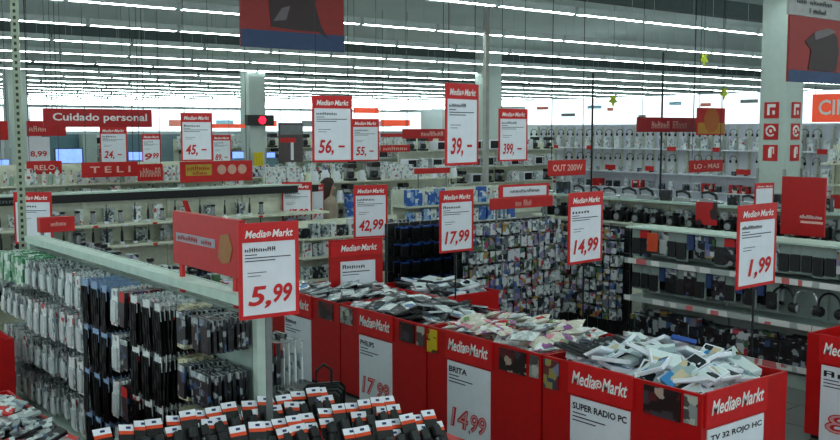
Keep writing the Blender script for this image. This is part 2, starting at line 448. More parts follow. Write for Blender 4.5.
cable_blue = cable_pack('cable_pack', mat('pale_blue_card', (.55, .66, .80), .5), DARK)
pk_white = hung('blister_pack', 'blister pack', .11, .26, .018, P_WHITE, body=1)
pk_grey = hung('blister_pack', 'blister pack', .10, .22, .02, P_GREY, body=1)
pk_dark = hung('blister_pack', 'blister pack', .11, .20, .02, P_DARK, hd=.2, hdm=P_GREY)
pk_cream = hung('blister_pack', 'blister pack', .12, .27, .03, P_CREAM)
pk_green = hung('blister_pack', 'blister pack', .15, .24, .02, P_GREEN)
pk_red = hung('blister_pack', 'blister pack', .11, .24, .03, P_DARK, hd=.3, hdm=REDP)
# ---------------------------------------------------------------- peg gondola in the left foreground (panel plane X = 2.78, Y 5.05 .. 9.35)
G1 = root('peg_gondola', 'long pale green-grey peg gondola hung with packs in the left foreground', 'gondola', (2.80, 0, 0))
part('back_panel', MB().box(-.03, .03, 5.12, 9.35, .25, 1.5), mat('pegboard', (.62, .69, .66), .5), G1)
part('top_rail', MB().box(-.08, .05, 5.08, 9.4, 1.585, 1.605).box(-.09, -.075, 5.08, 9.4, 1.55, 1.61).box(.045, .06, 5.08, 9.4, 1.55, 1.61), MINT, G1)
part('end_post', MB().box(-.05, .03, 5.02, 5.08, 0, 1.60, b=.008), MINT, G1)
part('end_post', MB().box(-.06, .08, 9.36, 9.44, 0, 1.60, b=.008), MINT, G1)
part('base', MB().box(-.42, .42, 5.05, 9.4, 0, .22, b=.01), MINT, G1)
for k in range(22):
    y = 5.26 + k * .186
    mb = MB()
    for z in (1.49, 1.16, .83, .50): part('hook', MB().tube((-.03, y, z), (-.34, y, z + .015), .004, n=4), STEEL, G1)
def hooks(slot, protos, label, grp, x=2.75, y0=5.26, lv=(1.49, 1.16, .83, .50), n=9, dx=.031, side=-1, jit=.004):
    y = y0 + slot * .186
    for li, z in enumerate(lv):
        pr = protos[li % len(protos)]
        for q in range(n):
            pr.put((x + side * (.03 + q * dx), y + random.uniform(-.012, .012), z), (random.uniform(-.05, .05), 0, side * math.pi / 2 + random.uniform(-.09, .09)), label, grp)
ZONES = [((-.7, 0, 1), [pk_dark], 'dark grey blister pack nearest the white end post of the peg gondola', 'dark packs by the end post'),
         ((2,), [pk_cream], 'cream pack hanging between the black cables and the dark packs', 'cream packs on the peg gondola'),
         ((3, 4, 5), [cable_black, cable_black, cable_black], 'black cable hanging in the wide bundle left of the cream packs', 'black cables left of the cream packs'),
         ((6,), [pk_red, pk_dark], 'dark blister pack with red top between two groups of black cables', 'red-topped packs on the peg gondola'),
         ((7,), [pk_white], 'white blister pack hanging right of the deep black cable stack', 'white packs on the peg gondola'),
         ((8, 9, 10), [cable_blue], 'black cable under a pale blue header card in the deepest black stack', 'blue-headed black cables'),
         ((11, 12), [pk_white], 'tall white pack hanging left of the blue-headed black cables', 'white packs left of the cables'),
         ((13, 14, 15, 16, 17), [pk_grey, pk_white, pk_grey, pk_grey], 'grey or white pack between the tall white packs and the green packs', 'grey packs of the gondola'),
         ((18, 19, 20, 21), [pk_green, pk_grey, pk_white, pk_grey], 'green or pale pack at the far left end of the peg gondola', 'packs at the far end of the gondola')]
for sl, pr, lb, gp in ZONES:
    for s_ in sl: hooks(s_, pr, lb, gp, n=(9 if s_ < 14 else 10) if s_ != 2 else 6)
for i, y in enumerate((5.2, 5.42, 5.64)):
    for z in (1.28, .95): part('hook', MB().tube((.03, y, z), (.34, y, z + .01), .004, n=4), STEEL, G1)
for i, y in enumerate((5.2, 5.42, 5.64)):
    for q in range(7):
        (pk_red if q < 3 else pk_dark if i else pk_white).put((2.87 + q * .045, y, 1.28), (0, 0, math.pi / 2 + random.uniform(-.1, .1)), 'red and black pack hanging behind the white end post under the 5,99 sign', 'packs behind the end post', 1.1)
        if q < 6: pk_dark.put((2.87 + q * .05, y, .95), (0, 0, math.pi / 2 + random.uniform(-.1, .1)), 'dark pack on the lower hook behind the white end post', 'lower packs behind the end post', 1.1)
# padded black bag hanging behind the end post
t = root('carry_bag', 'black padded bag hanging right of the end post beside the red bins', 'bag', (3.36, 5.25, .62), R(-20))
mb = MB()
for k in range(7):
    s_ = .5 + .5 * math.sin(math.pi * (k + .6) / 7.6); mb.box(-.11 * s_ - .03, .11 * s_ + .03, -.08 + .02 * k, -.058 + .02 * k, 0, .34 * (.72 + .28 * s_), b=.03)
part('bag_body', mb, DARKG, t); part('handle', MB().path([(-.05, 0, .33), (-.05, 0, .42), (0, 0, .46), (.05, 0, .42), (.05, 0, .33)], .01), DARK, t)
# wedge-shaped sign holder: red picture board + 5,99
price_sign(239, 299, 222, 318, '~XXXXXXX', ('5,', '99'), 'large red-framed price sign reading 5,99 at the end of the peg gondola', support='post', base=.80, h=.545, w_=.40)
s, ww, hh = banner('sign_board', 173, 240, 215, 271, 6.25, 'red picture board slanting away left of the 5,99 sign', 'X', REDD, None, support='legs', base=1.5, thick=.04, cat='sign')
part('title_strip', MB().box(-ww * .44, ww * .16, -.004, 0, hh * .44, hh * .60), mat('grey_strip', (.60, .60, .64)), s)
t = MB(); text_into(t, '~XXXXXX XXX', -ww * .40, ww * .12, hh * .47, hh * .57, -.006); part('lettering', t, REDP, s)
part('picture', MB().prism([(ww * .2, hh * .3), (ww * .26, hh * .2), (ww * .36, hh * .25), (ww * .4, hh * .5), (ww * .35, hh * .74), (ww * .24, hh * .7)], -.004, 0), mat('gold_print', (.62, .42, .25)), s)
# ---------------------------------------------------------------- red bins
BH = .9
def red_bin(x0, x1, y0, y1, label, boards=(), posts=True, zt=BH, front=True):
    b = root('promotion_bin', label, 'bin', ((x0 + x1) / 2, (y0 + y1) / 2, 0))
    hx, hy = (x1 - x0) / 2, (y1 - y0) / 2; t = .02
    part('front_panel', MB().box(-hx, -hx + t, -hy, hy, .04, zt), REDD, b)
    part('back_panel', MB().box(hx - t, hx, -hy, hy, .04, zt), REDD, b)
    part('side_panel', MB().box(-hx + t, hx - t, -hy, -hy + t, .04, zt), REDD, b)
    part('side_panel', MB().box(-hx + t, hx - t, hy - t, hy, .04, zt), REDD, b)
    part('tray', MB().box(-hx + t, hx - t, -hy + t, hy - t, zt - .22, zt - .2), REDD, b)
    part('plinth', MB().box(-hx + .04, hx - .04, -hy + .04, hy - .04, 0, .06), DARK, b)
    return b, hx, hy
def picture_card(b, hx, y, m, w_=.16, h=.16, face='X', off=0, zt=BH, label=None):
    if face == 'X': return part('picture_card', MB().box(-hx - .012, -hx - .002, y - w_ / 2, y + w_ / 2, zt - .02 - h, zt - .02), m, b, label=label)
    return part('picture_card', MB().box(y - w_ / 2, y + w_ / 2, -hx - .012, -hx - .002, zt - .02 - h, zt - .02), m, b, label=label)
def bin_board(b, loc, rz, title, price, bw=.56, zt=BH, ph=.64, title2=None):
    """header plate with the store lettering above a white poster"""
    e = part('header_plate', MB().box(-bw / 2, bw / 2, -.018, -.002, zt - .225, zt + .012), RED, b, (loc[0], loc[1], 0), (0, 0, rz))
    m = MB(); logo(m, -bw * .43, bw * .43, zt - .15, zt - .05, -.021); part('logo_lettering', m, LET, e)
    e = part('poster', MB().box(-bw * .46, bw * .46, -.012, -.002, zt - .25 - ph, zt - .245), WHITE, b, (loc[0], loc[1], 0), (0, 0, rz))
    m = MB(); z = zt - .25
    text_into(m, title, -bw * .42, bw * (.42 if len(title) > 8 else -.02), z - .085, z - .035, -.014, off=.03)
    for k in range(3): m.box(-bw * .42, bw * (-.2, .1, -.05)[k], -.0145, -.013, z - .115 - .028 * k, z - .107 - .028 * k)
    part('small_print', m, INK, e)
    if price:
        a, c_ = price; m = MB(); zz = z - .55
        text_into(m, a, -bw * .38, bw * .02, zz, zz + .17, -.0145, shear=.15, off=.045)
        text_into(m, c_, bw * .06, bw * .40, zz, zz + .16, -.0145, shear=.15, off=.045)
        text_into(m, '.', bw * .025, bw * .055, zz - .02, zz + .015, -.0145)
        q = part('price_lettering', m, PRICE, e)
        m = MB(); text_into(m, a, -bw * .365, bw * .005, zz + .008, zz + .162, -.0155, shear=.15, off=-.012); text_into(m, c_, bw * .075, bw * .385, zz + .008, zz + .152, -.0155, shear=.15, off=-.012)
        part('outline_fill', m, mat('pale_pink_ink', (.88, .62, .64)), q)
PIC = [printed('card_picture_dark', [(4, (.14, .07, .08)), (2, (.35, .10, .12)), (1, (.70, .60, .55)), (2, (.25, .22, .25))], 14),
       printed('card_picture_silver', [(3, (.55, .56, .56)), (2, (.30, .28, .28)), (2, (.70, .70, .66))], 14),
       printed('card_picture_yellow', [(4, (.82, .70, .10)), (2, (.35, .20, .12)), (1, (.60, .20, .12))], 9),
       printed('card_picture_blue', [(3, (.20, .24, .36)), (2, (.40, .14, .16)), (1, (.60, .55, .30)), (2, (.45, .50, .60))], 14)]
def heap(protos, x0, x1, y0, y1, z, n, label, grp, up=.18, layers=3, tilt=.3):
    """loose pile: rough grid per layer, jittered and tipped"""
    nx = max(1, round(math.sqrt(n / layers * (x1 - x0) / (y1 - y0)))); ny = max(1, math.ceil(n / layers / nx))
    for l in range(layers):
        s_ = l / max(1, layers)
        for i in range(nx):
            for j in range(ny):
                u, v = (i + .5) / nx, (j + .5) / ny
                if l and random.random() < .12: continue
                x = x0 + (x1 - x0) * (u + random.uniform(-.25, .25) / nx); y = y0 + (y1 - y0) * (v + random.uniform(-.25, .25) / ny)
                crown = 1 - (2 * abs(u - .5)) ** 3 * .5 - (2 * abs(v - .5)) ** 3 * .4
                zz = z + up * s_ * crown + random.uniform(0, .02)
                random.choice(protos).put((x, y, zz), (random.uniform(-tilt, tilt) - .1, random.uniform(-tilt, tilt), random.choice((0, .3, -.4, 1.57, 1.2)) + random.uniform(-.5, .5)), label, grp, random.uniform(.9, 1.1))
def flat(name, cat, w_, l_, t_, m, b=.004, lid=None):
    """flat case lying on its back"""
    mb = MB().box(-w_ / 2, w_ / 2, -l_ / 2, l_ / 2, 0, t_, m, b=b)
    if lid: mb.box(-w_ * .42, w_ * .42, -l_ * .44, l_ * .44, t_, t_ + .002, lid)
    return Proto(name, cat, mb.mesh(name))
def bag(name, w_, l_, t_, m):
    """crumpled film bag with sealed ends"""
    mb = MB(); nx, ny = 7, 9; vs = []; fs = []
    rn = random.Random(3)
    for s_ in (1, -1):
        for j in range(ny):
            for i in range(nx):
                u, v = i / (nx - 1), j / (ny - 1)
                bulge = (math.sin(math.pi * u) * math.sin(math.pi * v)) ** .6 * t_ / 2
                vs.append(((u - .5) * w_ * (1 - .12 * math.sin(math.pi * v)), (v - .5) * l_, t_ / 2 + s_ * (bulge + .001) + rn.uniform(-.006, .006) * (bulge > .005)))
    for s_ in (0, 1):
        o = s_ * nx * ny
        for j in range(ny - 1):
            for i in range(nx - 1):
                q = (o + j * nx + i, o + j * nx + i + 1, o + (j + 1) * nx + i + 1, o + (j + 1) * nx + i)
                fs.append(q if s_ == 0 else q[::-1])
    mb.add(vs, fs, m)
    return Proto(name, 'bag', mb.mesh(name))
case_silver = flat('disc_case', 'case', .15, .20, .018, SILV, lid=P_SILVER)
case_dark = flat('disc_case', 'case', .15, .20, .022, DARKG, lid=P_DARK)
case_pale = flat('product_case', 'case', .16, .24, .03, WHITE, lid=P_TEAL)
case_tall = flat('product_case', 'case', .12, .22, .05, P_TEAL)
case_blk = flat('product_case', 'case', .10, .28, .025, P_DARK)
case_blue = flat('product_case', 'case', .12, .18, .03, BLUE, lid=P_BLUE)
bag_p = bag('product_bag', .17, .24, .06, P_PINK); bag_w = bag('product_bag', .18, .22, .05, P_WHITE)
YB = [3.66, 5.10, 6.50, 7.86, 9.2]
X0, X1 = 5.22, 6.22
# nearest bin
b, hx, hy = red_bin(X0, X1, YB[0], YB[1] - .02, 'nearest red bin, full of pale cases, lettering on both its visible sides')
bin_board(b, (-hx, -.24 + .38), -math.pi / 2, 'SUPER RADIO PC', None, .60)
bin_board(b, (-.12, -hy), 0, 'TV 32 ROJO HC', None, .70)
picture_card(b, hx, -.40, PIC[0], .30, .20); picture_card(b, hx, -.63, PIC[1], .10, .19); picture_card(b, hx, .62, PIC[3], .15, .22)
b2, hx, hy = red_bin(X0, X1, YB[1], YB[2] - .02, 'red bin of pale crumpled bags with the 14,99 poster')
bin_board(b2, (-hx, .14), -math.pi / 2, 'BRITA', ('14', '99'), .58)
picture_card(b2, hx, .62, PIC[2], .13, .20); picture_card(b2, hx, -.38, PIC[0], .30, .18); picture_card(b2, hx, -.62, PIC[1], .09, .17)
b3, hx, hy = red_bin(X0, X1, YB[2], YB[3] - .02, 'red bin of silver cases with the 17,99 poster')
bin_board(b3, (-hx, .08), -math.pi / 2, 'PHILIPS', ('17', '99'), .56)
picture_card(b3, hx, .56, PIC[1], .2, .16); picture_card(b3, hx, -.40, PIC[0], .22, .17); picture_card(b3, hx, -.60, PIC[1], .1, .17)
b4, hx, hy = red_bin(X0, X1, YB[3], YB[4] - .02, 'red bin of silver cases farthest back in the row, behind the 5,99 sign')
bin_board(b4, (-hx, .12), -math.pi / 2, '~XXXXX', None, .56); picture_card(b4, hx, -.42, PIC[0], .26, .17)
heap([case_pale, case_pale, case_tall, case_pale], X0 + .12, X1 - .1, YB[0] + .12, YB[1] - .12, BH - .10, 96, 'pale teal and white case heaped in the nearest red bin', 'pale cases in the nearest bin', up=.24, tilt=.55)
for k in range(9):
    case_blk.put((5.36 + .05 * k, 4.92 - .03 * k, BH + .03 + .006 * k), (.25, .2, R(20 + random.uniform(-6, 6))), 'long black case lying at the left end of the nearest red bin', 'black cases in the nearest bin')
case_blue.put((5.95, 4.35, BH + .13), (.2, .3, .7), 'bright blue case lying on top of the pale cases in the nearest bin')
heap([bag_p, bag_p, bag_w], X0 + .12, X1 - .1, YB[1] + .1, YB[2] - .12, BH - .09, 72, 'crumpled pale printed bag in the bin with the 14,99 poster', 'bags in the second bin', up=.2)
heap([case_silver, case_silver, case_dark], X0 + .1, X1 - .1, YB[2] + .08, YB[3] - .1, BH - .07, 96, 'silver or dark disc case in the bin with the 17,99 poster', 'cases in the third bin', up=.14)
heap([case_silver, case_silver, case_dark], X0 + .1, X1 - .1, YB[3] + .08, YB[4] - .1, BH - .07, 96, 'silver disc case heaped in the farthest red bin of the row', 'cases in the fourth bin', up=.14)
# second line of bins behind
b5, hx, hy = red_bin(X1 + .02, X1 + .8, 7.5, 8.62, 'long red bin standing behind the bins of silver cases')
heap([case_silver, case_dark, case_pale], X1 + .1, X1 + .72, 7.6, 8.5, BH - .06, 54, 'silver case in the long bin behind the front row of bins', 'cases in the rear bin', up=.12)
# bin at the right edge
b6, hx, hy = red_bin(7.55, 8.35, 2.6, 4.27, 'red bin cut by the right edge with a large 8 on its poster')
bin_board(b6, (-hx, .42), -math.pi / 2, '~XX', ('8', '99'), .60)
b7, hx, hy = red_bin(1.5, 2.25, 8.2, 9.2, 'red bin at the left edge behind the hanging packs')
# ---------------------------------------------------------------- shaver table in the foreground centre
ZT = .80
t = root('display_table', 'low red display table of shaver packs in the front centre', 'table', (2.65, 4.3, 0))
part('table_body', MB().box(-.95, .95, -.62, .62, 0, ZT - .05, b=.01), REDD, t); part('table_top', MB().box(-.98, .98, -.65, .65, ZT - .05, ZT), REDD, t)
mb = MB(); mb.box(-.06, .06, 0, .004, 0, .27, DARK); mb.box(-.058, .058, -.002, .0, .232, .27, WHITE); mb.box(-.058, .058, -.003, .0, .212, .232, mat('orange_print', (.88, .28, .10)))
mb.box(-.012, .018, -.0035, -.0022, .244, .258, mat('navy_print', (.12, .18, .42)))
mb.tube((-.015, -.02, .0), (.015, -.02, .17), .018, DARK, 8, .014); mb.box(-.03, .03, -.035, -.002, .10, .165, DARKG, b=.008); mb.tube((.02, -.016, .01), (-.02, -.016, .09), .011, GREYP, 6)
shaver = Proto('shaver_pack', 'shaver pack', mb.mesh('shaver_pack'))
for r_, (yy, xa, xb, zz) in enumerate(((4.86, 1.8, 3.32, ZT), (4.44, 1.8, 3.48, ZT), (4.04, 1.9, 3.5, ZT))):
    lb = ('black shaver in a white-headed pack in the rear row of the front table', 'black shaver in a white-headed pack in the middle row of the front table', 'black shaver in a white-headed pack in the front row of the front table')[r_]
    n = int((xb - xa) / .092)
    for k in range(n):
        for q in range(2):
            shaver.put((xa + k * .092 + random.uniform(-.012, .012), yy - q * .035 + random.uniform(-.008, .008), zz + random.uniform(0, .012) - .055 * q), (R(-34 + random.uniform(-7, 7)), R(6 + random.uniform(-5, 5)), R(random.uniform(-6, 6))), lb, ('rear', 'middle', 'front')[r_] + ' row of shaver packs', (.86, 1, .95))
# low bin with small packs, front left corner
t, hx, hy = red_bin(.6, 1.86, 4.9, 6.95, 'low bin of mixed small packs in the front left corner', zt=.80)
pk_rw = flat('small_pack', 'pack', .09, .15, .025, P_REDW); pk_gw = flat('small_pack', 'pack', .10, .16, .02, P_GREY)
pk_dk = flat('small_pack', 'pack', .09, .16, .025, P_DARK); pk_ww = flat('small_pack', 'pack', .10, .15, .02, P_WHITE)
heap([pk_rw, pk_gw, pk_ww, pk_gw, pk_dk], 1.0, 1.80, 4.98, 6.88, .74, 250, 'small grey, white or red pack heaped in the front left bin', 'packs in the front left bin', up=.14, tilt=.4)
# ---------------------------------------------------------------- generic shelf unit (faces -y in its own frame, x along its length)
def shelf_unit(name, label, x0, y0, rz, length, depth, height, levels, m=CREAM, back=True, rail=None, cat='shelf', both=False, backm=None):
    """levels = heights of the shelf boards; origin at the left front corner"""
    t = root(name, label, cat, (x0, y0, 0), rz)
    if back: part('back_panel', MB().box(0, length, depth - .03, depth, .1, height), backm or m, t)
    n = max(2, round(length / 1.3) + 1)
    for k in range(n):
        x = k * length / (n - 1)
        part('upright', MB().box(x - .02, x + .02, depth - .07, depth - .03, 0, height), m, t)
    part('base', MB().box(0, length, .03, depth, 0, .14), m, t)
    for z in levels:
        sh = part('shelf_board', MB().box(0, length, 0, depth - .03, z - .03, z), m, t)
        if rail is not None: part('price_rail', MB().prism([(0, 0), (length, 0), (length, .06), (0, .06)], -.014, -.002), rail, sh, (0, 0, z - .045))
    return t
def loc_of(t, x, y, z):
    c, s_ = math.cos(t.rotation_euler.z), math.sin(t.rotation_euler.z)
    return (t.location.x + c * x - s_ * y, t.location.y + s_ * x + c * y, z)
def along(t, proto_list, xa, xb, y, z, step, label, grp, jit=.2, depthn=1, dy=.1, sc=(.85, 1.15), skip=0, rj=.1):
    x = xa; n = 0
    while x < xb:
        for q in range(depthn):
            if random.random() < skip: continue
            p = random.choice(proto_list); s_ = random.uniform(*sc)
            p.put(loc_of(t, x + random.uniform(-jit, jit) * step, y + q * dy, z), (0, 0, t.rotation_euler.z + random.uniform(-rj, rj)), label, grp, s_); n += 1
        x += step
    return n
# more products
def bottle(m, cap, h=.24, r=.035):
    return MB().lathe([(r * .9, 0), (r, .01), (r, h * .68), (r * .75, h * .78), (r * .35, h * .84), (r * .35, h * .88)], m, 10).lathe([(r * .42, h * .86), (r * .42, h), (r * .3, h * 1.01)], cap, 8)
bottle_w = Proto('bottle', 'bottle', bottle(P_WHITE, mat('teal_cap', (.35, .55, .52), .4)).mesh('bottle'))
bottle_g = Proto('bottle', 'bottle', bottle(mat('sage_plastic', (.58, .68, .62), .4), WHITE, .2, .04).mesh('bottle'))
box_w = Proto('carton', 'carton', pack(.13, .24, .09, P_WHITE).mesh('carton')); box_g = Proto('carton', 'carton', pack(.16, .20, .10, P_GREY).mesh('carton'))
box_l = Proto('appliance_box', 'box', pack(.30, .30, .24, P_WHITE, b=.004).mesh('carton')); box_r = Proto('appliance_box', 'box', pack(.26, .20, .2, P_RED).mesh('carton'))
box_b = Proto('carton', 'carton', pack(.16, .26, .1, P_BLUE).mesh('carton')); box_m = Proto('gadget_box', 'box', pack(.12, .18, .07, P_MULTI).mesh('carton'))
box_d = Proto('gadget_box', 'box', pack(.16, .16, .1, P_DARK).mesh('carton'))
# electric toothbrush / shaver on a charging stand
mb = MB().lathe([(.035, 0), (.036, .02), (.02, .03)], WHITE, 10).lathe([(.016, .03), (.019, .09), (.015, .16), (.008, .18), (.005, .23)], DARKG, 8); mb.box(-.008, .008, -.012, .0, .225, .255, SILV)
brush = Proto('electric_brush', 'toothbrush', mb.mesh('electric_brush', smooth=False))
mb = MB().box(-.04, .04, -.03, .03, 0, .03, GREYP, b=.008).box(-.028, .028, -.02, .02, .03, .15, SILV, b=.012).box(-.03, .03, -.024, .024, .15, .18, DARK, b=.008)
shave = Proto('electric_shaver', 'shaver', mb.mesh('electric_shaver'))
# iron
mb = MB().prism([(-.14, 0), (.12, 0), (.14, .02), (.02, .05), (-.14, .06)], -.05, .05, SILV); mb.path([(-.13, 0, .05), (-.13, 0, .12), (-.04, 0, .135), (.05, 0, .10), (.07, 0, .05)], .018, DARKG, 8)
iron = Proto('steam_iron', 'iron', mb.mesh('steam_iron'))
# camera
mb = MB().box(-.065, .065, -.03, .03, 0, .085, DARK, b=.012).tube((0, -.03, .042), (0, -.08, .042), .036, DARKG, 14).tube((0, -.08, .042), (0, -.084, .042), .026, SILV, 12).box(-.025, .025, -.02, .02, .085, .11, DARK, b=.008).box(.035, .055, -.01, .01, .085, .093, SILV)
camera_p = Proto('camera', 'camera', mb.mesh('camera'))
# headphones, hung: hook at the origin
def phones(m, m2, r=.085):
    mb = MB(); mb.path([(r * math.cos(t), 0, -r + r * 1.05 * math.sin(t)) for t in [math.pi * i / 10 for i in range(11)]], .009, m, 6)
    for s_ in (-1, 1):
        mb.tube((s_ * r, 0, -r), (s_ * r * .98, 0, -r - .03), .008, m, 6); mb.tube((s_ * (r + .012), 0, -r - .055), (s_ * (r - .022), 0, -r - .055), .036, m2, 12, .040)
        mb.tube((s_ * (r - .022), 0, -r - .055), (s_ * (r - .036), 0, -r - .055), .036, m, 12, .03)
    return mb
ph_d = Proto('headphones', 'headphones', phones(DARK, DARKG).mesh('headphones')); ph_s = Proto('headphones', 'headphones', phones(SILV, DARKG).mesh('headphones'))
ph_b = Proto('headphones', 'headphones', phones(DARK, BLUE).mesh('headphones'))
ph_r = Proto('headphones', 'headphones', phones(DARK, REDP).mesh('headphones'))
# appliance silhouettes
mb = MB().box(-.1, .1, -.12, .12, 0, .05, DARKG, b=.01).box(-.09, .09, .03, .12, .05, .3, SILV, b=.01).box(-.1, .1, -.1, .12, .26, .36, DARK, b=.015).lathe([(.05, .06), (.065, .1), (.06, .17), (.045, .19)], DARKG, 12, Matrix.Translation((0, -.04, 0)))
coffee = Proto('coffee_maker', 'coffee maker', mb.mesh('coffee_maker'))
mb = MB().lathe([(.075, 0), (.085, .02), (.075, .14), (.055, .2), (.05, .22)], WHITE, 14).path([(.07, 0, .05), (.12, 0, .07), (.125, 0, .15), (.06, 0, .19)], .012, DARKG, 6).tube((0, 0, .21), (0, 0, .24), .015, DARKG)
kettle = Proto('kettle', 'kettle', mb.mesh('kettle'))
mb = MB().box(-.24, .24, -.18, .18, .01, .28, WHITE, b=.012).box(-.22, .10, -.186, -.178, .04, .25, DARK, b=.003).box(.12, .22, -.184, -.178, .03, .26, GREYP).tube((.17, -.182, .1), (.17, -.2, .1), .022, WHITE, 10)
micro = Proto('microwave', 'microwave', mb.mesh('microwave'))
# ---------------------------------------------------------------- low strip shelf behind the peg gondola
t = shelf_unit('low_shelf', 'low shelf of dark gadgets just behind the peg gondola', 3.3, 11.2, -math.pi / 2, 4.1, .7, 1.16, [.6, 1.12], MINT, back=False)
along(t, [camera_p, box_d, shave, box_m], .15, 3.95, .12, 1.12, .16, 'small dark gadget on the low shelf behind the peg gondola', 'gadgets on the low shelf', depthn=3, dy=.2, sc=(1, 1.35))
# ---------------------------------------------------------------- cream display gondola with the black header strip
t = shelf_unit('display_gondola', 'long cream display gondola with a black strip along its top', 2.1, 12.3, 0, 5.9, .55, 1.66, [.5, 1.10, 1.38], CREAM)
part('header_strip', MB().box(0, 5.9, .30, .56, 1.66, 1.77), DARK, t); part('top_board', MB().box(-.02, 5.92, .26, .58, 1.77, 1.79), MINT, t)
m = MB()
text_into(m, '~XXXXX', 1.2, 1.6, 1.69, 1.74, .297)
part('strip_lettering', m, GREYP, t)
for z, rn in ((1.10, 'lower'), (1.38, 'upper')):
    along(t, [brush, brush, shave], .25, 4.9, .14, z, .19, 'small upright shaver or brush on the %s shelf of the cream gondola' % rn, '%s row of brushes' % rn, jit=.05, sc=(.9, 1.05))
    along(t, [box_w, box_g], .35, 4.9, .36, z, .38, 'pale carton behind the brushes on the %s shelf of the cream gondola' % rn, 'cartons behind the %s brushes' % rn, sc=(.8, .95))
    for k in range(12):
        part('price_tag', MB().box(.3 + k * .4, .36 + k * .4, -.008, -.001, z - .032, z - .004), REDP if k % 2 else WHITE, t)
part('dividing_rib', MB().prism([(3.55, 1.64), (3.62, 1.64), (3.80, 1.12), (3.73, 1.12)], .04, .06), REDP, t, label='slanting red divider')
along(t, [box_d, camera_p, box_g], .2, 5.8, .15, .5, .22, 'dark carton or gadget on the bottom shelf of the cream gondola', 'bottom shelf of the cream gondola', depthn=1, sc=(1.2, 1.8))
along(t, [box_m, box_d, pk_ww], 5.0, 5.8, .12, 1.10, .14, 'small dark pack at the right end of the cream gondola', 'packs at the right end of the cream gondola', sc=(.9, 1.2))
# table with dark goods between the two gondolas at far left
t = shelf_unit('low_shelf', 'low shelf of dark goods at the left edge below the cream gondola', 1.6, 11.4, 0, 1.35, .6, .98, [.5, .94], MINT, back=False)
along(t, [box_d, camera_p, shave], .1, 1.3, .1, .94, .15, 'dark gadget on the low shelf at the left edge', 'gadgets at the left edge', depthn=3, dy=.18, sc=(1, 1.3))
# ---------------------------------------------------------------- shelves of bottles and cartons behind the black strip
def aisle(name, label, x0, y0, ln, h, lv, ps, glabel, grp, step=.13, dn=1, top=True, m=CREAM, sc=(.85, 1.15), dep=.5, dy=.14, rail=None, rz=0):
    t = shelf_unit(name, label, x0, y0, rz, ln, dep, h, lv, m, rail=rail)
    for i, z in enumerate(lv):
        along(t, ps, .1, ln - .08, .1, z, step, glabel % ('shelf %s' % ('low', 'middle', 'high', 'top')[min(i, 3)] if 0 else ('lower', 'middle', 'upper', 'highest')[min(i, 3)]), grp % ('lower', 'middle', 'upper', 'highest')[min(i, 3)], depthn=dn, dy=dy, sc=sc)
    return t
aisle('bottle_shelf', 'pale shelf crowded with bottles behind the black strip', 2.9, 15.6, 5.3, 2.05, [1.42, 1.74], [bottle_w, bottle_g, box_w, bottle_w], 'small pale bottle or carton on the %s board behind the black strip', 'bottles on the %s board', step=.115)
aisle('carton_shelf', 'far pale shelf of cartons under the hanging left signs', 4.4, 20.2, 9.2, 1.55, [1.1, 1.5], [box_w, box_g, bottle_w, box_m], 'small carton on the %s board of the far left shelf', 'cartons on the %s far left board', step=.2, sc=(1.1, 1.5))
# ---------------------------------------------------------------- white goods in the middle distance
aisle('appliance_shelf', 'white appliance shelf behind the 42,99 sign', 9.1, 15.8, 4.6, 1.75, [.75, 1.2, 1.6], [kettle, box_l, coffee, box_w, kettle], 'small white appliance on the %s board behind the 42,99 sign', 'appliances on the %s board', step=.27, sc=(.8, 1.05), m=CREAM)
aisle('appliance_shelf', 'pale shelf of boxed goods left of the 17,99 sign', 10.2, 13.2, 2.6, 1.55, [.5, .95, 1.28], [box_b, box_b, box_w, bottle_w], 'blue or white carton on the %s board left of the 17,99 sign', 'blue cartons on the %s board', step=.17, sc=(.85, 1.1))
aisle('appliance_shelf', 'far shelf of white machines behind the 39,- sign', 17, 22, 6.4, 2.2, [1.0, 1.5, 2.0], [micro, coffee, box_l, micro], 'white or dark machine on the %s board behind the 39,- sign', 'machines on the %s far board', step=.52, sc=(.9, 1.1))
aisle('appliance_shelf', 'distant shelf of white machines behind the 56,- sign', 14, 30.6, 11, 2.3, [1.0, 1.5, 1.98], [micro, box_l, box_l, coffee], 'white machine on the %s board of the distant centre shelf', 'machines on the %s distant board', step=.7, sc=(1, 1.4), dep=.6)
aisle('card_shelf', 'low shelf of grey packs right of the 5,99 sign', 6.9, 11.25, 1.9, 1.32, [.55, .86, 1.12], [box_g, box_d, box_w], 'small grey carton on the %s board right of the 5,99 sign', 'grey cartons on the %s board', step=.15, sc=(.8, 1))
for i in range(9):
    box_b.put((9.4 + .2 * (i % 3) + .03 * (i // 3), 13.8 + .02 * i, 1.02 + (0, .12, .24)[i // 3]), (0, 0, .3 * i), 'blue and white carton stacked under the dark-haired person', 'blue cartons in a stack', .9)
t = root('stack_stand', 'pale stand carrying the stack of blue cartons', 'stand', (9.65, 13.9, 0)); part('top', MB().box(-.4, .4, -.3, .3, .98, 1.02), CREAM, t)
for a in (-.36, .36):
    for b_ in (-.26, .26): part('leg', MB().box(a - .02, a + .02, b_ - .02, b_ + .02, 0, .98), GREYP, t)
p = at(396, 276, d=13)
t = root('tower_speaker', 'tall black tower standing left of the black pack rack', 'speaker', (p.x, p.y, 0), R(-38)); part('cabinet', MB().box(-.075, .075, -.1, .1, .04, 1.35, b=.01), DARK, t); part('foot', MB().box(-.12, .12, -.14, .14, 0, .04, b=.01), DARKG, t)
for z in (1.2, 1.0): part('driver', MB().tube((0, -.1, z), (0, -.108, z), .055, DARKG, 16), None, t)
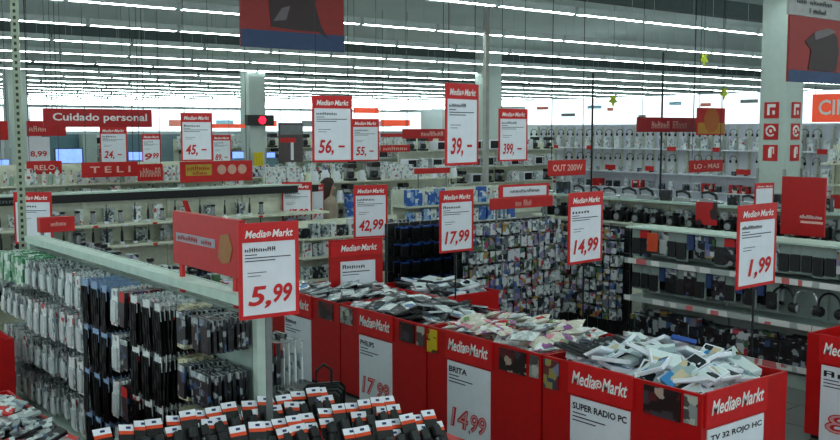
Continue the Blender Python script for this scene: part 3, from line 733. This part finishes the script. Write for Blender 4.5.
# ---------------------------------------------------------------- pack racks in the centre
def rack(name, label, x0, y0, rz, ln, h, m=DARKG):
    t = root(name, label, 'rack', (x0, y0, 0), rz)
    part('base', MB().box(0, ln, 0, .5, 0, .15, b=.01), m, t)
    part('back_panel', MB().box(0, ln, .44, .48, .15, h), m, t)
    mb = MB()
    n = max(2, int(ln / .16))
    for k in range(n + 1):
        x = k * ln / n; part('grid_wire', MB().tube((x, .43, .15), (x, .43, h), .006, n=4), STEEL, t)
    z = .3
    while z < h: part('cross_wire', MB().tube((0, .42, z), (ln, .42, z), .005, n=4), STEEL, t); z += .21
    return t
def fill(t, ps, ln, z0, z1, step, dz, label, grp, n=2, sc=1):
    z = z1
    while z > z0:
        x = step * .6
        while x < ln:
            for q in range(n):
                random.choice(ps).put(loc_of(t, x + random.uniform(-.01, .01), .36 - q * .12 - .02 * random.random(), z), (0, 0, t.rotation_euler.z + random.uniform(-.1, .1)), label, grp, sc * random.uniform(.92, 1.06))
            x += step
        z -= dz
pk_bh = hung('black_pack', 'blister pack', .135, .175, .03, DARK, hd=.10, hdm=BLUE)
pk_m1 = hung('accessory_pack', 'accessory pack', .085, .13, .025, P_MULTI); pk_m2 = hung('accessory_pack', 'accessory pack', .075, .15, .02, P_MULTI); pk_m3 = hung('accessory_pack', 'accessory pack', .09, .12, .03, P_GREY)
t = rack('pack_rack', 'black rack of blue-topped packs below and left of the 17,99 sign', at(407, 240, Y=8.75).x, 8.7, 0, 1.15, 1.50)
fill(t, [pk_bh], 1.15, .4, 1.46, .165, .205, 'black pack with blue top on the rack below the 17,99 sign', 'black packs on the left rack', sc=.86)
t = rack('pack_rack', 'wide rack of small multicoloured packs left of the 14,99 sign', 7.05, 7.8, 0, 1.5, 1.56)
fill(t, [pk_m1, pk_m2, pk_m3, pk_m1], 1.5, .35, 1.53, .098, .155, 'small multicoloured pack on the wide rack left of the 14,99 sign', 'packs on the wide rack')
t = rack('pack_rack', 'rack of mixed packs behind the 14,99 sign', 8.62, 8.7, -math.pi / 2, 1.3, 1.45)
fill(t, [pk_m1, pk_m2, pk_m3, pk_m1], 1.28, .35, 1.42, .105, .16, 'small mixed pack on the rack behind the 14,99 sign', 'packs on the rack behind the 14,99 sign')
# ---------------------------------------------------------------- right-hand shelf with hanging headsets
RAIL = printed('price_rail_print', [(5, (.88, .88, .88)), (1, (.82, .42, .44)), (3, (.66, .70, .69))], 11, stretch=(1, .2, .2))
L1 = 4.6
t = shelf_unit('headset_shelf', 'long grey shelf of hanging headsets on the right behind the 1,99 sign', 8.9, 7.35, -math.pi / 2, L1, .42, 1.46, [.22, .66, 1.10], mat('shelf_grey_green', (.60, .66, .64), .5), rail=RAIL)
part('top_board', MB().box(0, L1, .0, .42, 1.46, 1.48), MINT, t)
hd_m = hung('headset_pack', 'headset pack', .085, .17, .025, P_MULTI); hd_d = hung('headset_pack', 'headset pack', .11, .2, .02, P_DARK, hd=.2, hdm=P_GREY)
hd_g = hung('headset_pack', 'headset pack', .10, .22, .02, P_GREY, body=1); hd_r = hung('headset_pack', 'headset pack', .10, .22, .03, P_DARK, hd=.3, hdm=REDP)
pk_o = hung('headset_pack', 'headset pack', .10, .16, .03, mat('orange_card', (.80, .28, .14))); pk_bl = hung('headset_pack', 'headset pack', .06, .12, .03, mat('muted_blue', (.16, .24, .42)))
pk_cl = hung('headset_pack', 'headset pack', .11, .22, .03, mat('grey_green_card', (.56, .62, .60)), body=1, bm=DARKG)
x = .12
while x < L1:
    for q in range(2):
        random.choice([pk_cl, pk_cl, hd_d, hd_g, pk_cl, pk_bl, hd_m, hd_r]).put(loc_of(t, x, .06 + .13 * q, 1.43), (0, 0, -math.pi / 2 + random.uniform(-.12, .12)), 'small headset pack hanging above the upper price rail on the right shelf', 'packs above the upper rail', random.uniform(1.2, 1.45))
        if x > 1.9 and q == 0 and int(x / .125) % 2: random.choice([ph_d, ph_s, ph_d]).put(loc_of(t, x, .07, 1.0), (0, 0, -math.pi / 2 + random.uniform(-.2, .2)), 'headphones hanging between the two price rails at the right', 'headphones between the rails', 1.35)
        elif x <= 1.9: random.choice([pk_cl, hd_m, pk_bl, hd_d, pk_cl]).put(loc_of(t, x, .06 + .13 * q, 1.02), (0, 0, -math.pi / 2 + random.uniform(-.12, .12)), 'small pack hanging between the two price rails left of the headphones', 'packs between the rails', random.uniform(1.2, 1.4))
        random.choice([box_d, box_m, box_d]).put(loc_of(t, x, .1 + .14 * q, .22), (0, 0, -math.pi / 2 + random.uniform(-.1, .1)), 'dark carton on the bottom board of the headset shelf', 'cartons on the bottom board', random.uniform(1.2, 1.7))
    x += .125
pk_o.put((8.85, 6.92, 1.42), (0, 0, -math.pi / 2), 'bright orange pack hanging at the left end of the headset shelf', None, 1.3)
# taller camera shelf behind
t = shelf_unit('camera_shelf', 'pale shelf of cameras between the headset shelf and the pillar', 11.9, 11.9, -math.pi / 2, 7.4, .6, 1.50, [.75, 1.16], CREAM)
part('top_board', MB().box(0, 7.4, 0, .62, 1.50, 1.53), MINT, t)
part('dark_strip', MB().box(2.2, 4.6, -.012, -.001, 1.0, 1.13), DARK, t)
along(t, [camera_p], .3, 7.3, .12, 1.16, .33, 'dark camera on the board below the irons', 'cameras on the pale shelf', jit=.08, sc=(1.7, 2.1))
along(t, [box_w, box_g, box_w], .2, 7.3, .38, 1.16, .2, 'pale carton standing behind the cameras', 'cartons behind the cameras', sc=(.95, 1.1))
along(t, [iron, iron, box_d, iron], .2, 7.2, .2, 1.53, .36, 'dark or silver appliance on top of the camera shelf', 'appliances on top of the camera shelf', jit=.15, sc=(.9, 1.3), rj=.6)
along(t, [box_d, box_m], .2, 7.3, .15, .75, .2, 'dark carton under the cameras', 'cartons under the cameras', sc=(1, 1.4))
t = root('red_promotion_card', 'small red picture card in front of the cameras', 'card', tuple(at(706, 225, d=12.2)), -math.pi / 2 + .2)
part('card', MB().box(-.14, .14, 0, .01, 0, .29), P_RED, t); part('strut', MB().box(-.01, .01, .01, .03, -1.41, .2), DARK, t)
# ---------------------------------------------------------------- headphone wall under the bright fascia
WX = 24.0
t = shelf_unit('headphone_wall', 'tall white headphone wall below the bright fascia on the right', WX, 24.4, -math.pi / 2, 15.5, .7, 2.75, [.8, 1.3, 2.03], WHITE)
for k in range(36):
    for z, nm in ((2.62, 'upper'), (1.86, 'lower')):
        if random.random() < .9:
            random.choice([ph_d, ph_d, ph_d, ph_s]).put(loc_of(t, .3 + k * .42 + random.uniform(-.05, .05), .2, z), (0, 0, -math.pi / 2 + .6 + random.uniform(-.3, .3)), 'dark headphones in the %s row of the white headphone wall' % nm, '%s row on the headphone wall' % nm, random.uniform(1.0, 1.25))
for k in range(37): part('partition', MB().box(.09 + k * .42, .11 + k * .42, .54, .67, 1.3, 2.7), CREAM, t)
for k in range(19):
    if k % 3 != 2: part('red_tag', MB().box(.5 + k * .8, .5 + k * .8 + random.uniform(.2, .5), -.012, -.001, 1.97 if k % 2 else 1.35, 2.10 if k % 2 else 1.5), REDP, t)
along(t, [box_w, box_g, box_r, box_d], .3, 15.2, .2, .8, .42, 'carton at the foot of the headphone wall', 'cartons at the foot of the headphone wall', sc=(1, 1.25))
along(t, [box_w], .45, 15.2, .45, 2.03, .42, 'white carton behind the upper headphones', 'cartons behind the upper headphones', sc=(1.2, 1.5))
along(t, [box_w, box_g, box_d], .3, 15.2, .25, 1.3, .42, 'small carton under the lower headphones', 'cartons under the headphones', sc=(.6, .9))
FAS = mat('lit_wall_glow', (.93, .98, 1), .5, emit=.62, noise=.05, scale=.6)  # added glow stands in for white wall brightened by lamps, no light box
def fascia(x0, y0, rz, ln, z0, z1, label, prints=()):
    t = root('wall_glow_band', label, 'wall band with added glow', (x0, y0, 0), rz)
    part('housing', MB().box(0, ln, .02, .4, z0 - .02, z1 + .02), WHITE, t); part('glow_face', MB().box(.02, ln - .02, .0, .02, z0, z1), FAS, t)
    for a, b_, c_, d_, m in prints: part('print', MB().box(a, b_, -.006, 0, c_, d_), m, t)
    return t
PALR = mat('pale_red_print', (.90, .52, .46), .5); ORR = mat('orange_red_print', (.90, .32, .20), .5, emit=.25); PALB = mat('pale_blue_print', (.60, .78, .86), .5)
pr = []
for k in range(13):
    a = .4 + k * 1.15 + random.uniform(-.2, .2); zz = 2.9 + random.uniform(0, .5); pr.append((a, a + random.uniform(.25, .7), zz, zz + .1, (PALR, GREYP, PALB)[k % 3]))
fascia(WX, 24.4, -math.pi / 2, 15.5, 2.78, 3.62, 'long white fascia above the headphone wall, glow added for a lit wall', pr)
t = fascia(23.9, 20, -math.pi / 2, .5, 0, 0.01, 'x') if 0 else None
# behind the pillar at the right
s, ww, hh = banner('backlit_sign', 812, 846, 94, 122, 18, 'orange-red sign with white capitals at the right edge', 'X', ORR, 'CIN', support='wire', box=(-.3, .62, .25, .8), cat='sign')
t = aisle('red_carton_shelf', 'shelf of red cartons at the right edge behind the red panel', 15.4, 8.6, 3.2, 2.35, [.9, 1.3, 1.7, 2.05], [box_r, box_r, box_w, box_r], 'red or white carton on the %s board at the right edge', 'red cartons on the %s board', step=.3, rz=-math.pi / 2, sc=(.9, 1.15))
s, ww, hh = banner('promotion_board', 781, 825, 177, 236, 11.2, 'large plain red panel with two white lines beside the pillar', 'X', REDD, '~XXXXXXXXXX', support='legs', base=0, box=(-.05, .46, .30, .36), cat='board')
m = MB(); m.box(-.03 * ww, .47 * ww, -.004, -.001, hh * .22, hh * .26); part('white_line', m, LETP, s)
# ---------------------------------------------------------------- signs on rods and wires
PS = price_sign
PS(738, 776, 204, 287, '~XXXXXXXXXX', ('1,', '99'), 'red-framed price sign reading 1,99 on a rod in the nearest bin', 'L' if 0 else 'R', base=.9)
PS(569, 602.5, 192, 263, '~XXX', ('14,', '99'), 'price sign reading 14,99 standing before the rack of mixed packs', 'R', base=.9)
PS(440, 473.5, 190, 252, '~XXXXX', ('17,', '99'), 'price sign on a rod reading 17,99 over the black pack rack', 'R', base=.9)
PS(354, 387.5, 185, 238, '~XXXXXX', ('42,', '99'), 'price sign reading 42,99 right of the dark-haired person', 'R', base=.9)
PS(446, 478.5, 84, 165, '~XXXXXXX', ('39,', '-'), 'tall hanging price sign reading 39,- left of the slim grey post', 'R', support='wire', h=.72, w_=.50)
PS(499, 527.5, 109, 161, '~XXXXXXXX', ('399,', '-'), 'hanging price sign reading 399,- right of the slim grey post', 'R', support='wire', h=.72, w_=.50)
PS(312.5, 352.5, 96, 162, '~XXXXXX', ('56,', '-'), 'large hanging price sign reading 56,-', 'R', support='wire', h=.72, w_=.50)
PS(352, 379, 119, 161, '~XXXXXX', ('55,', '-'), 'hanging price sign reading 55,- partly behind the 56,- sign', 'R', support='wire', h=.72, w_=.50)
PS(181, 212.5, 113, 161, '~XXXXX', ('45,', '-'), 'hanging price sign reading 45,- above the gold-lettered red banner', 'R', support='wire', h=.72, w_=.50)
PS(100, 127, 127, 163, '~XXXX', ('24,', '-'), 'pale price sign reading 24,- below the large lettered banner', 'R', support='wire', h=.72, w_=.50)
PS(142, 161, 134, 163, '~XXX', ('9', '99'), 'small hanging price sign between the 24,- and 45,- signs', 'R', support='wire', h=.72, w_=.50)
PS(212.5, 231, 135, 164, '~XXX', ('89,', '-'), 'small hanging price sign just right of the 45,- sign', 'R', support='wire', h=.72, w_=.50)
PS(230.5, 258, 185, 222, '~XXXXXX', ('4,', '33'), 'price sign reading 4,33 standing behind the red picture board', 'R', base=0)
PS(282, 312, 182, 223, '~XXXX', ('47,', '99'), 'price sign reading 47,99 left of the dark-haired person', 'R', base=0)
PS(311, 324, 184, 222, '', ('9', '9'), 'narrow price sign half hidden behind the 47,99 sign', 'R', base=0)
PS(14, 52, 192, 244, '~XXXX', None, 'price sign behind the slotted post at the left', 'R', base=0)
PS(755, 774, 183, 206, '', None, 'small pale price card on the camera shelf beside the pillar', 'R', base=0, h=.3, w_=.3)
# poster frame on the last bin
p = at(357, 290, d=10.6)
t = root('poster_stand', 'red-framed white poster standing up behind the farthest bin', 'poster stand', (p.x, p.y, 0), R(-8))
part('frame', MB().box(-.32, .32, 0, .04, .05, 1.42).box(-.32, .32, 0, .04, 0, .05), REDD, t); part('header', MB().box(-.31, .31, -.012, -.001, 1.24, 1.40), RED, t)
m = MB(); logo(m, -.2, .24, 1.29, 1.36, -.015); part('logo_lettering', m, LET, t)
e = part('paper', MB().box(-.2, .22, -.012, -.001, .6, 1.18), WHITE, t)
m = MB(); text_into(m, '~XXXXX', -.18, .1, 1.10, 1.145, -.014, off=.02); m.box(-.18, .15, -.0145, -.013, 1.06, 1.07); m.box(-.18, .02, -.0145, -.013, 1.03, 1.037); part('small_print', m, INK, e)
# small framed card over a red strip, over the wide rack
s, ww, hh = banner('framed_card', 500, 549, 184, 198, 11.6, 'white card in a red frame above the wide rack', 'Y', RED, None, support='legs', base=0, cat='sign')
part('paper', MB().box(-ww * .44, ww * .44, -.004, -.001, hh * .16, hh * .84), WHITE, s); m = MB(); text_into(m, '~XXXXXXXXXXX', -ww * .3, ww * .3, hh * .4, hh * .66, -.006); part('lettering', m, INK, s)
s, ww, hh = banner('red_strip_sign', 491, 553, 197, 208, 11.3, 'plain red strip sign directly below the framed card', 'Y', REDP, '~XXX XXXX', support='legs', base=0, box=(-.12, .14, .2, .75), tm_=LETP, cat='sign')
banner('red_banner', 549, 586, 160, 175.5, 14, 'small red banner with faint white letters left of the thin pole', 'X' if 0 else 'Y', REDP, 'OUT 200W', support='wire', tm_=LETP, box=(-.4, .4, .3, .72))
banner('section_banner', 637.5, 699, 117.5, 132, 18.5, 'dark red banner naming a section before the bright fascia', 'Y', mat('deep_red_print', (.62, .08, .12)), '~XXXXXX XXXXX', box=(-.28, .3, .25, .75), tm_=LETP)
s, ww, hh = banner('picture_banner', 697.5, 725, 108, 135, 18.3, 'square red and gold picture banner beside the section banner', 'Y', REDP, None)
part('gold_field', MB().box(-ww * .48, ww * .48, -.004, -.001, hh * .05, hh * .45), mat('gold_field', (.75, .52, .14)), s)
part('badge', MB().tube((0, -.006, hh * .55), (0, -.001, hh * .55), ww * .27, mat('amber_badge', (.72, .38, .12)), 20), None, s)
banner('red_banner', 690, 723, 160, 172, 17, 'small red banner hanging before the lower headphones', 'Y', REDP, 'LO - MAS', tm_=LETP, box=(-.38, .38, .3, .7))
s, ww, hh = banner('section_banner', 43.5, 152, 109, 127, 15.5, 'long red banner reading Cuidado personal at upper left', 'Y', mat('section_red', (.70, .09, .11)), 'Cuidado personal', box=(-.42, .45, .22, .76))
banner('section_banner', 27, 66, 121, 136, 17, 'shorter red banner tucked under the left end of the Cuidado personal banner', 'Y', mat('section_red', (.70, .09, .11)), '~XXXX', box=(-.45, 0, .3, .65), tm_=LETP)
s, ww, hh = banner('grey_card', 28, 50, 137, 161, 17.4, 'pale grey card hanging below the shorter left banner', 'Y', WHITE, '8,99', tm_=PRICE, box=(-.4, .35, .15, .42), cat='sign')
banner('red_banner', -4, 8, 121, 140, 17, 'red banner cut by the left edge of the photo', 'Y', REDP, None)
banner('red_banner', 27, 62, 161, 174, 15.4, 'red board with pale letters at the left beside the pillar', 'Y', REDP, 'RELO', tm_=YEL if 0 else LETP, support='wire', box=(-.3, .3, .3, .7))
banner('red_banner', 0, 22, 166, 175, 15.4, 'narrow red board at the left edge above the bottles', 'Y', REDP, None, support='wire')
banner('red_banner', 82, 138, 162, 177, 15.5, 'red board with spaced pale capitals above the bottles', 'Y', REDP, 'T E L I', tm_=LETP, support='wire', box=(-.36, .36, .3, .72))
banner('red_banner', 138, 163, 164, 181, 15.9, 'red board right of the board with spaced capitals', 'Y', RED, '~XXXXXXX', tm_=LETP, support='wire')
s, ww, hh = banner('promotion_banner', 180.5, 252.5, 161, 181.5, 15, 'red banner with gold lettering and three pale faces below the 45,- sign', 'Y', REDP, None, support='wire')
part('gold_plate', MB().box(-ww * .43, -ww * .08, -.004, -.001, hh * .32, hh * .85), mat('gold_plate', (.72, .60, .20)), s)
m = MB(); text_into(m, '~XXXXXX', -ww * .41, -ww * .1, hh * .56, hh * .80, -.006); text_into(m, '~XXXX', -ww * .34, -ww * .14, hh * .36, hh * .52, -.006); part('gold_lettering', m, REDD, s)
for k in range(3): part('round_portrait', MB().tube((ww * (.06 + .145 * k), -.005, hh * .58), (ww * (.06 + .145 * k), -.001, hh * .58), hh * .24, mat('skin_print', (.80, .62, .55)), 14), None, s)
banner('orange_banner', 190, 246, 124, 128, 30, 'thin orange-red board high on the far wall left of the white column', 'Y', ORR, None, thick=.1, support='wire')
banner('section_banner', 403, 447, 129, 138.5, 18, 'narrow red banner left of the tall 39,- sign', 'Y', mat('section_red', (.70, .09, .11)), '~XXXXXXXX', box=(-.1, .42, .25, .75), tm_=LETP)
banner('red_strip_sign', 415, 450, 168, 173.5, 19, 'thin red strip below the narrow red banner', 'Y', REDP, None, support='legs', base=0)
for a, b_, c_, d_, lb in ((381, 410, 120, 126, 'orange-red board high on the far wall right of the 55,- sign'), (354, 379, 108, 113, 'pale red board on the far wall above the 55,- sign')):
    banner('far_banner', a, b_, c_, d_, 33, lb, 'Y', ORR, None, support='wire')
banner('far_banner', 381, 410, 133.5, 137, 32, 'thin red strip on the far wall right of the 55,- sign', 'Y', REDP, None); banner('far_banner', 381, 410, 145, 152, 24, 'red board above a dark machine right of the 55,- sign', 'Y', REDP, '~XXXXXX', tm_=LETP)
banner('red_strip_sign', 268, 295, 168.5, 177, 19.5, 'slanted small red sign right of the white column', 'Y', REDP, '~XXXXX', tm_=LETP, support='legs', base=0)
s, ww, hh = banner('dark_display', 279, 303, 123, 162, 21, 'dark grey hanging display left of the 56,- sign', 'Y', mat('dark_board', (.32, .28, .29)), None)
part('grey_top', MB().box(-ww * .45, ww * .45, -.004, -.001, hh * .7, hh * .95), GREYP, s); part('red_field', MB().box(-ww * .45, ww * .2, -.004, -.001, hh * .5, hh * .62), REDP, s); part('white_bar', MB().box(-ww * .02, ww * .1, -.004, -.001, hh * .05, hh * .5), WHITE, s)
s, ww, hh = banner('red_box_sign', 40, 75, 217, 232, 9.8, 'small red sign on two legs behind the left end of the peg gondola', 'Y', REDP, '~XXXXXX', tm_=LETP, support='legs', base=0, box=(-.2, .25, .4, .7), cat='sign', thick=.1)
# ceiling posters
def poster(pxl, pxr, yt, yb, d, label, shape, rz_axis='Y', wires=True):
    s, ww, hh = banner('hanging_poster', pxl, pxr, yt, yb, d, label, rz_axis, mat('poster_red', (.56, .13, .13), .5), None, cat='poster')
    part('blue_ground', MB().box(-ww / 2, ww / 2, -.004, -.001, 0, hh * .18), mat('poster_blue', (.17, .25, .40), .5), s)
    part('dark_figure', MB().prism([(x * ww, z * hh) for x, z in shape], -.008, -.004), mat('poster_figure', (.20, .13, .14), .5), s)
    return s, ww, hh
s, ww, hh = poster(240, 344, -46, 49, 12.2, 'large red poster with a dark shape hanging at the top centre', [(-.22, .22), (.05, .20), (.24, .20), (.34, .12), (.26, .27), (.20, .5), (.22, .8), (.1, 1), (-.1, 1), (-.22, .75), (-.24, .5)])
part('pale_patch', MB().prism([(-.2 * ww, .28 * hh), (-.08 * ww, .3 * hh), (-.04 * ww, .45 * hh), (-.12 * ww, .42 * hh)], -.010, -.008), mat('poster_pale', (.42, .38, .40)), s)
s, ww, hh = poster(789, 850, 19, 83, 11.5, 'red poster with a dark leaning shape hanging at the upper right', [(-.2, .2), (.1, .18), (.26, .2), (.3, .5), (.26, .75), (.1, .86), (-.1, .78), (-.26, .62), (-.16, .5)])
part('pale_patch', MB().prism([(-.12 * ww, .78 * hh), (.1 * ww, .86 * hh), (.24 * ww, .82 * hh), (.05 * ww, .72 * hh), (-.1 * ww, .66 * hh)], -.010, -.008), mat('poster_pale', (.42, .38, .40)), s)
s, ww, hh = banner('text_banner', 789, 850, -14, 18, 11.4, 'grey banner with dark text above the upper right poster', 'Y', mat('grey_banner', (.62, .62, .62)), None)
m = MB(); text_into(m, '~XXX XXXXXXX', -ww * .38, ww * .2, hh * .36, hh * .52, -.004, off=.02); text_into(m, '~X XXXXXXX', -ww * .18, ww * .1, hh * .1, hh * .26, -.004, off=.02); part('lettering', m, INK, s)
part('red_heading', MB().box(-ww * .48, ww * .48, -.004, -.001, hh * .6, hh * .75), mat('deep_red_print', (.62, .08, .12)), s)
# yellow-green tags on the lamps' wires
for px, py, dd in ((704, 59, 20), (613, 100, 22), (724, 93, 22)):
    p = at(px, py, d=dd); t = root('paper_star', 'yellow-green paper star hanging %s' % {704: 'highest, over the bright fascia', 613: 'right of the thin pole', 724: 'above the picture banner'}[px], 'decoration', tuple(p))
    st = [((.16 if k % 2 else .075) * math.sin(k * math.pi / 5), (.16 if k % 2 else .075) * math.cos(k * math.pi / 5)) for k in range(10)]
    part('star', MB().prism(st, -.01, .01), mat('lime_paper', (.72, .78, .12)), t); part('thread', MB().tube((0, 0, .06), (0, 0, CEIL - p.z), .004, n=4), ROD, t)
# ---------------------------------------------------------------- television area at the far left
SCR = mat('lit_screen', (.45, .58, .98), .3, emit=.9, noise=.4, scale=3)
def tv(px, py, wpx, d, label):
    p = at(px, py, d=d); w_ = wpx * d / F * 1.05; h = w_ * .58
    t = root('television', label, 'television', (p.x, p.y, 0), R(-8))
    part('bezel', MB().box(-w_ / 2, w_ / 2, 0, .07, p.z - h / 2, p.z + h / 2, b=.01), DARK, t); part('screen', MB().box(-w_ * .46, w_ * .46, -.004, 0, p.z - h * .44, p.z + h * .44), SCR, t)
    part('stand', MB().box(-.25, .25, -.02, .18, 0, p.z - h / 2, b=.02), mat('pale_teal_stand', (.45, .58, .62)), t)
for a in ((69, 156, 26, 30, 'lit blue television below the Cuidado personal banner'), (136, 156, 15, 32, 'lit television right of the 24,- sign'), (238, 155, 12, 32, 'small lit television left of the white column'), (271, 155, 9, 34, 'pale lit television just right of the white column'), (3, 163, 12, 30, 'lit screen at the left edge')): tv(*a)
for px, w_, lb in ((66, 40, 'teal'), (134, 24, 'blue-grey'), (171, 20, 'grey-blue'), (90, 14, 'pale')):
    p = at(px, 143, d=34); t = root('display_wall_unit', '%s display wall unit behind the televisions' % lb, 'wall unit', (p.x, p.y, 0)); q = w_ * 34 / F / 2
    part('cabinet', MB().box(-q, q, 0, .4, 0, 2.45), mat('unit_' + lb, {'teal': (.36, .50, .54), 'blue-grey': (.40, .52, .58), 'grey-blue': (.46, .55, .60), 'pale': (.66, .72, .70)}[lb]), t)
    part('shelf_edge', MB().box(-q, q, -.03, 0, 1.3, 1.34), DARKG, t)
fascia(8, 73, 0, 50, 2.5, 4.25, 'long white fascia along the far end of the hall, glow added for a lit wall', [(8 + 4.1 * k, 9.6 + 4.1 * k, 2.9, 3.4, (PALR, PALB, ORR, GREYP)[k % 4]) for k in range(10)])
t = aisle('far_shelf', 'far shelf of goods below the far fascia', 12, 36, 22, 2.2, [1.1, 1.6, 2.05], [box_l, box_l, micro, box_r], 'large carton on the %s board near the far fascia', 'large cartons on the %s far board', step=.85, sc=(1.0, 1.25), dep=1.0)
# ---------------------------------------------------------------- shopper with long dark hair
p = at(329, 200, d=16.3)
t = root('person', 'person with long dark brown hair in a beige jacket walking between the aisles', 'person', (p.x, p.y, 0), R(60))
me = bpy.data.meshes.new('body')
J = [(0, 0, .93, .13), (0, 0, 1.12, .12), (0, 0, 1.32, .15), (0, 0, 1.46, .07), (0, -.01, 1.53, .055), (0, -.02, 1.62, .095), (0, -.02, 1.70, .085),
     (.17, 0, 1.40, .06), (.22, .02, 1.14, .045), (.20, -.10, .92, .035), (.19, -.14, .84, .03), (-.17, 0, 1.40, .06), (-.22, .03, 1.14, .045), (-.21, -.02, .90, .035), (-.21, -.04, .82, .03),
     (.10, 0, .86, .095), (.11, -.10, .50, .065), (.11, -.06, .10, .045), (.11, -.20, .04, .04), (-.10, 0, .86, .095), (-.11, .06, .50, .065), (-.11, .20, .12, .045), (-.11, .08, .04, .04)]
E_ = [(0, 1), (1, 2), (2, 3), (3, 4), (4, 5), (5, 6), (2, 7), (7, 8), (8, 9), (9, 10), (2, 11), (11, 12), (12, 13), (13, 14), (0, 15), (15, 16), (16, 17), (17, 18), (0, 19), (19, 20), (20, 21), (21, 22)]
me.from_pydata([j[:3] for j in J], E_, []); me.materials.append(mat('skin', (.78, .60, .52), .5))
bo = link('body', me, t); sk = bo.modifiers.new('skin', 'SKIN'); me.skin_vertices or None
for i, j in enumerate(J): me.skin_vertices[0].data[i].radius = (j[3], j[3] * .85)
me.skin_vertices[0].data[0].use_root = True
ss = bo.modifiers.new('sub', 'SUBSURF'); ss.levels = 2; ss.render_levels = 2
def soft(name, rings, m, n=14):
    """cloth or hair as stacked elliptical rings (cx, cy, z, rx, ry)"""
    mb = MB(); vs = []; fs = []
    for cx, cy, z, rx, ry in rings:
        for i in range(n): a = 2 * math.pi * i / n; vs.append((cx + rx * math.cos(a), cy + ry * math.sin(a), z + .01 * math.sin(3 * a)))
    for k in range(len(rings) - 1):
        for i in range(n): fs.append((k * n + i, k * n + (i + 1) % n, (k + 1) * n + (i + 1) % n, (k + 1) * n + i))
    fs.append(tuple(range(n - 1, -1, -1))); fs.append(tuple(range((len(rings) - 1) * n, len(rings) * n)))
    mb.add(vs, fs); return part(name, mb.mesh(name, m, True), None, t)
soft('jacket', [(0, 0, .82, .21, .17), (0, 0, .95, .20, .16), (0, 0, 1.12, .18, .15), (0, 0, 1.30, .22, .16), (0, 0, 1.42, .21, .13), (0, 0, 1.49, .09, .08)], mat('beige_cloth', (.62, .56, .50), .9))
for s_ in (1, -1): soft('sleeve', [(.20 * s_, 0, 1.44, .05, .06), (.215 * s_, 0, 1.36, .075, .08), (.235 * s_, .02, 1.14, .062, .066), (.215 * s_, -.05, .95, .055, .06)], mat('beige_cloth', (.62, .56, .50), .9))
for s_, y1 in ((1, -.10), (-1, .06)): soft('trouser_leg', [(.10 * s_, 0, .92, .115, .12), (.105 * s_, y1 * .5, .7, .10, .11), (.11 * s_, y1, .5, .08, .09), (.11 * s_, -.06 if s_ > 0 else .18, .12, .07, .08)], mat('dark_denim', (.14, .16, .22), .9))
soft('hair', [(0, .02, 1.80, .03, .03), (0, .02, 1.785, .07, .08), (0, .03, 1.73, .11, .12), (0, .05, 1.62, .125, .11), (0, .08, 1.48, .14, .09), (0, .10, 1.32, .13, .06), (0, .11, 1.20, .07, .03)], mat('brown_hair', (.20, .13, .10), .6, noise=.3, scale=40))
for s_ in (1, -1): part('eye', MB().lathe([(.002, -.01), (.012, 0), (.002, .01)], DARK, 8), None, t, (.035 * s_, -.105, 1.655))
part('nose', MB().prism([(-.012, 0), (.012, 0), (0, .045)], -.028, 0), mat('skin', (0, 0, 0)), t, (0, -.095, 1.61))

# ---------------------------------------------------------------- beyond 300 of a kind, the least prominent ones are merged into one object
kinds = {}
for o in list(COL.objects):
    if o.parent is None and 'group' in o and o.type == 'MESH' and o.get('kind') is None: kinds.setdefault(o.name.split('.')[0], []).append(o)
for nm, os_ in kinds.items():
    if len(os_) <= 299: continue
    def size(o): return max(o.dimensions if o.dimensions.length else (1, 1, 1)) / max(.1, (o.location - cam.location).dot(FW))
    os_.sort(key=lambda o: (o.location - cam.location).dot(FW))
    mb = MB()
    for o in os_[298:]:
        M = Matrix.LocRotScale(o.location, o.rotation_euler, o.scale)
        ms = o.data.materials
        vs = [v.co.copy() for v in o.data.vertices]
        n = len(mb.v); mb.v += [M @ v for v in vs]
        for p_ in o.data.polygons: mb.f.append([i + n for i in p_.vertices]); mb.m.append(mb.mi(ms[p_.material_index]))
        bpy.data.objects.remove(o)
    tag(link('rows_of_' + nm + 's', mb.mesh('rows_of_' + nm + 's')), 'rear rows of small %ss beyond the nearer ones, too many to count' % nm.replace('_', ' '), nm.replace('_', ' ') + 's', kind='stuff')
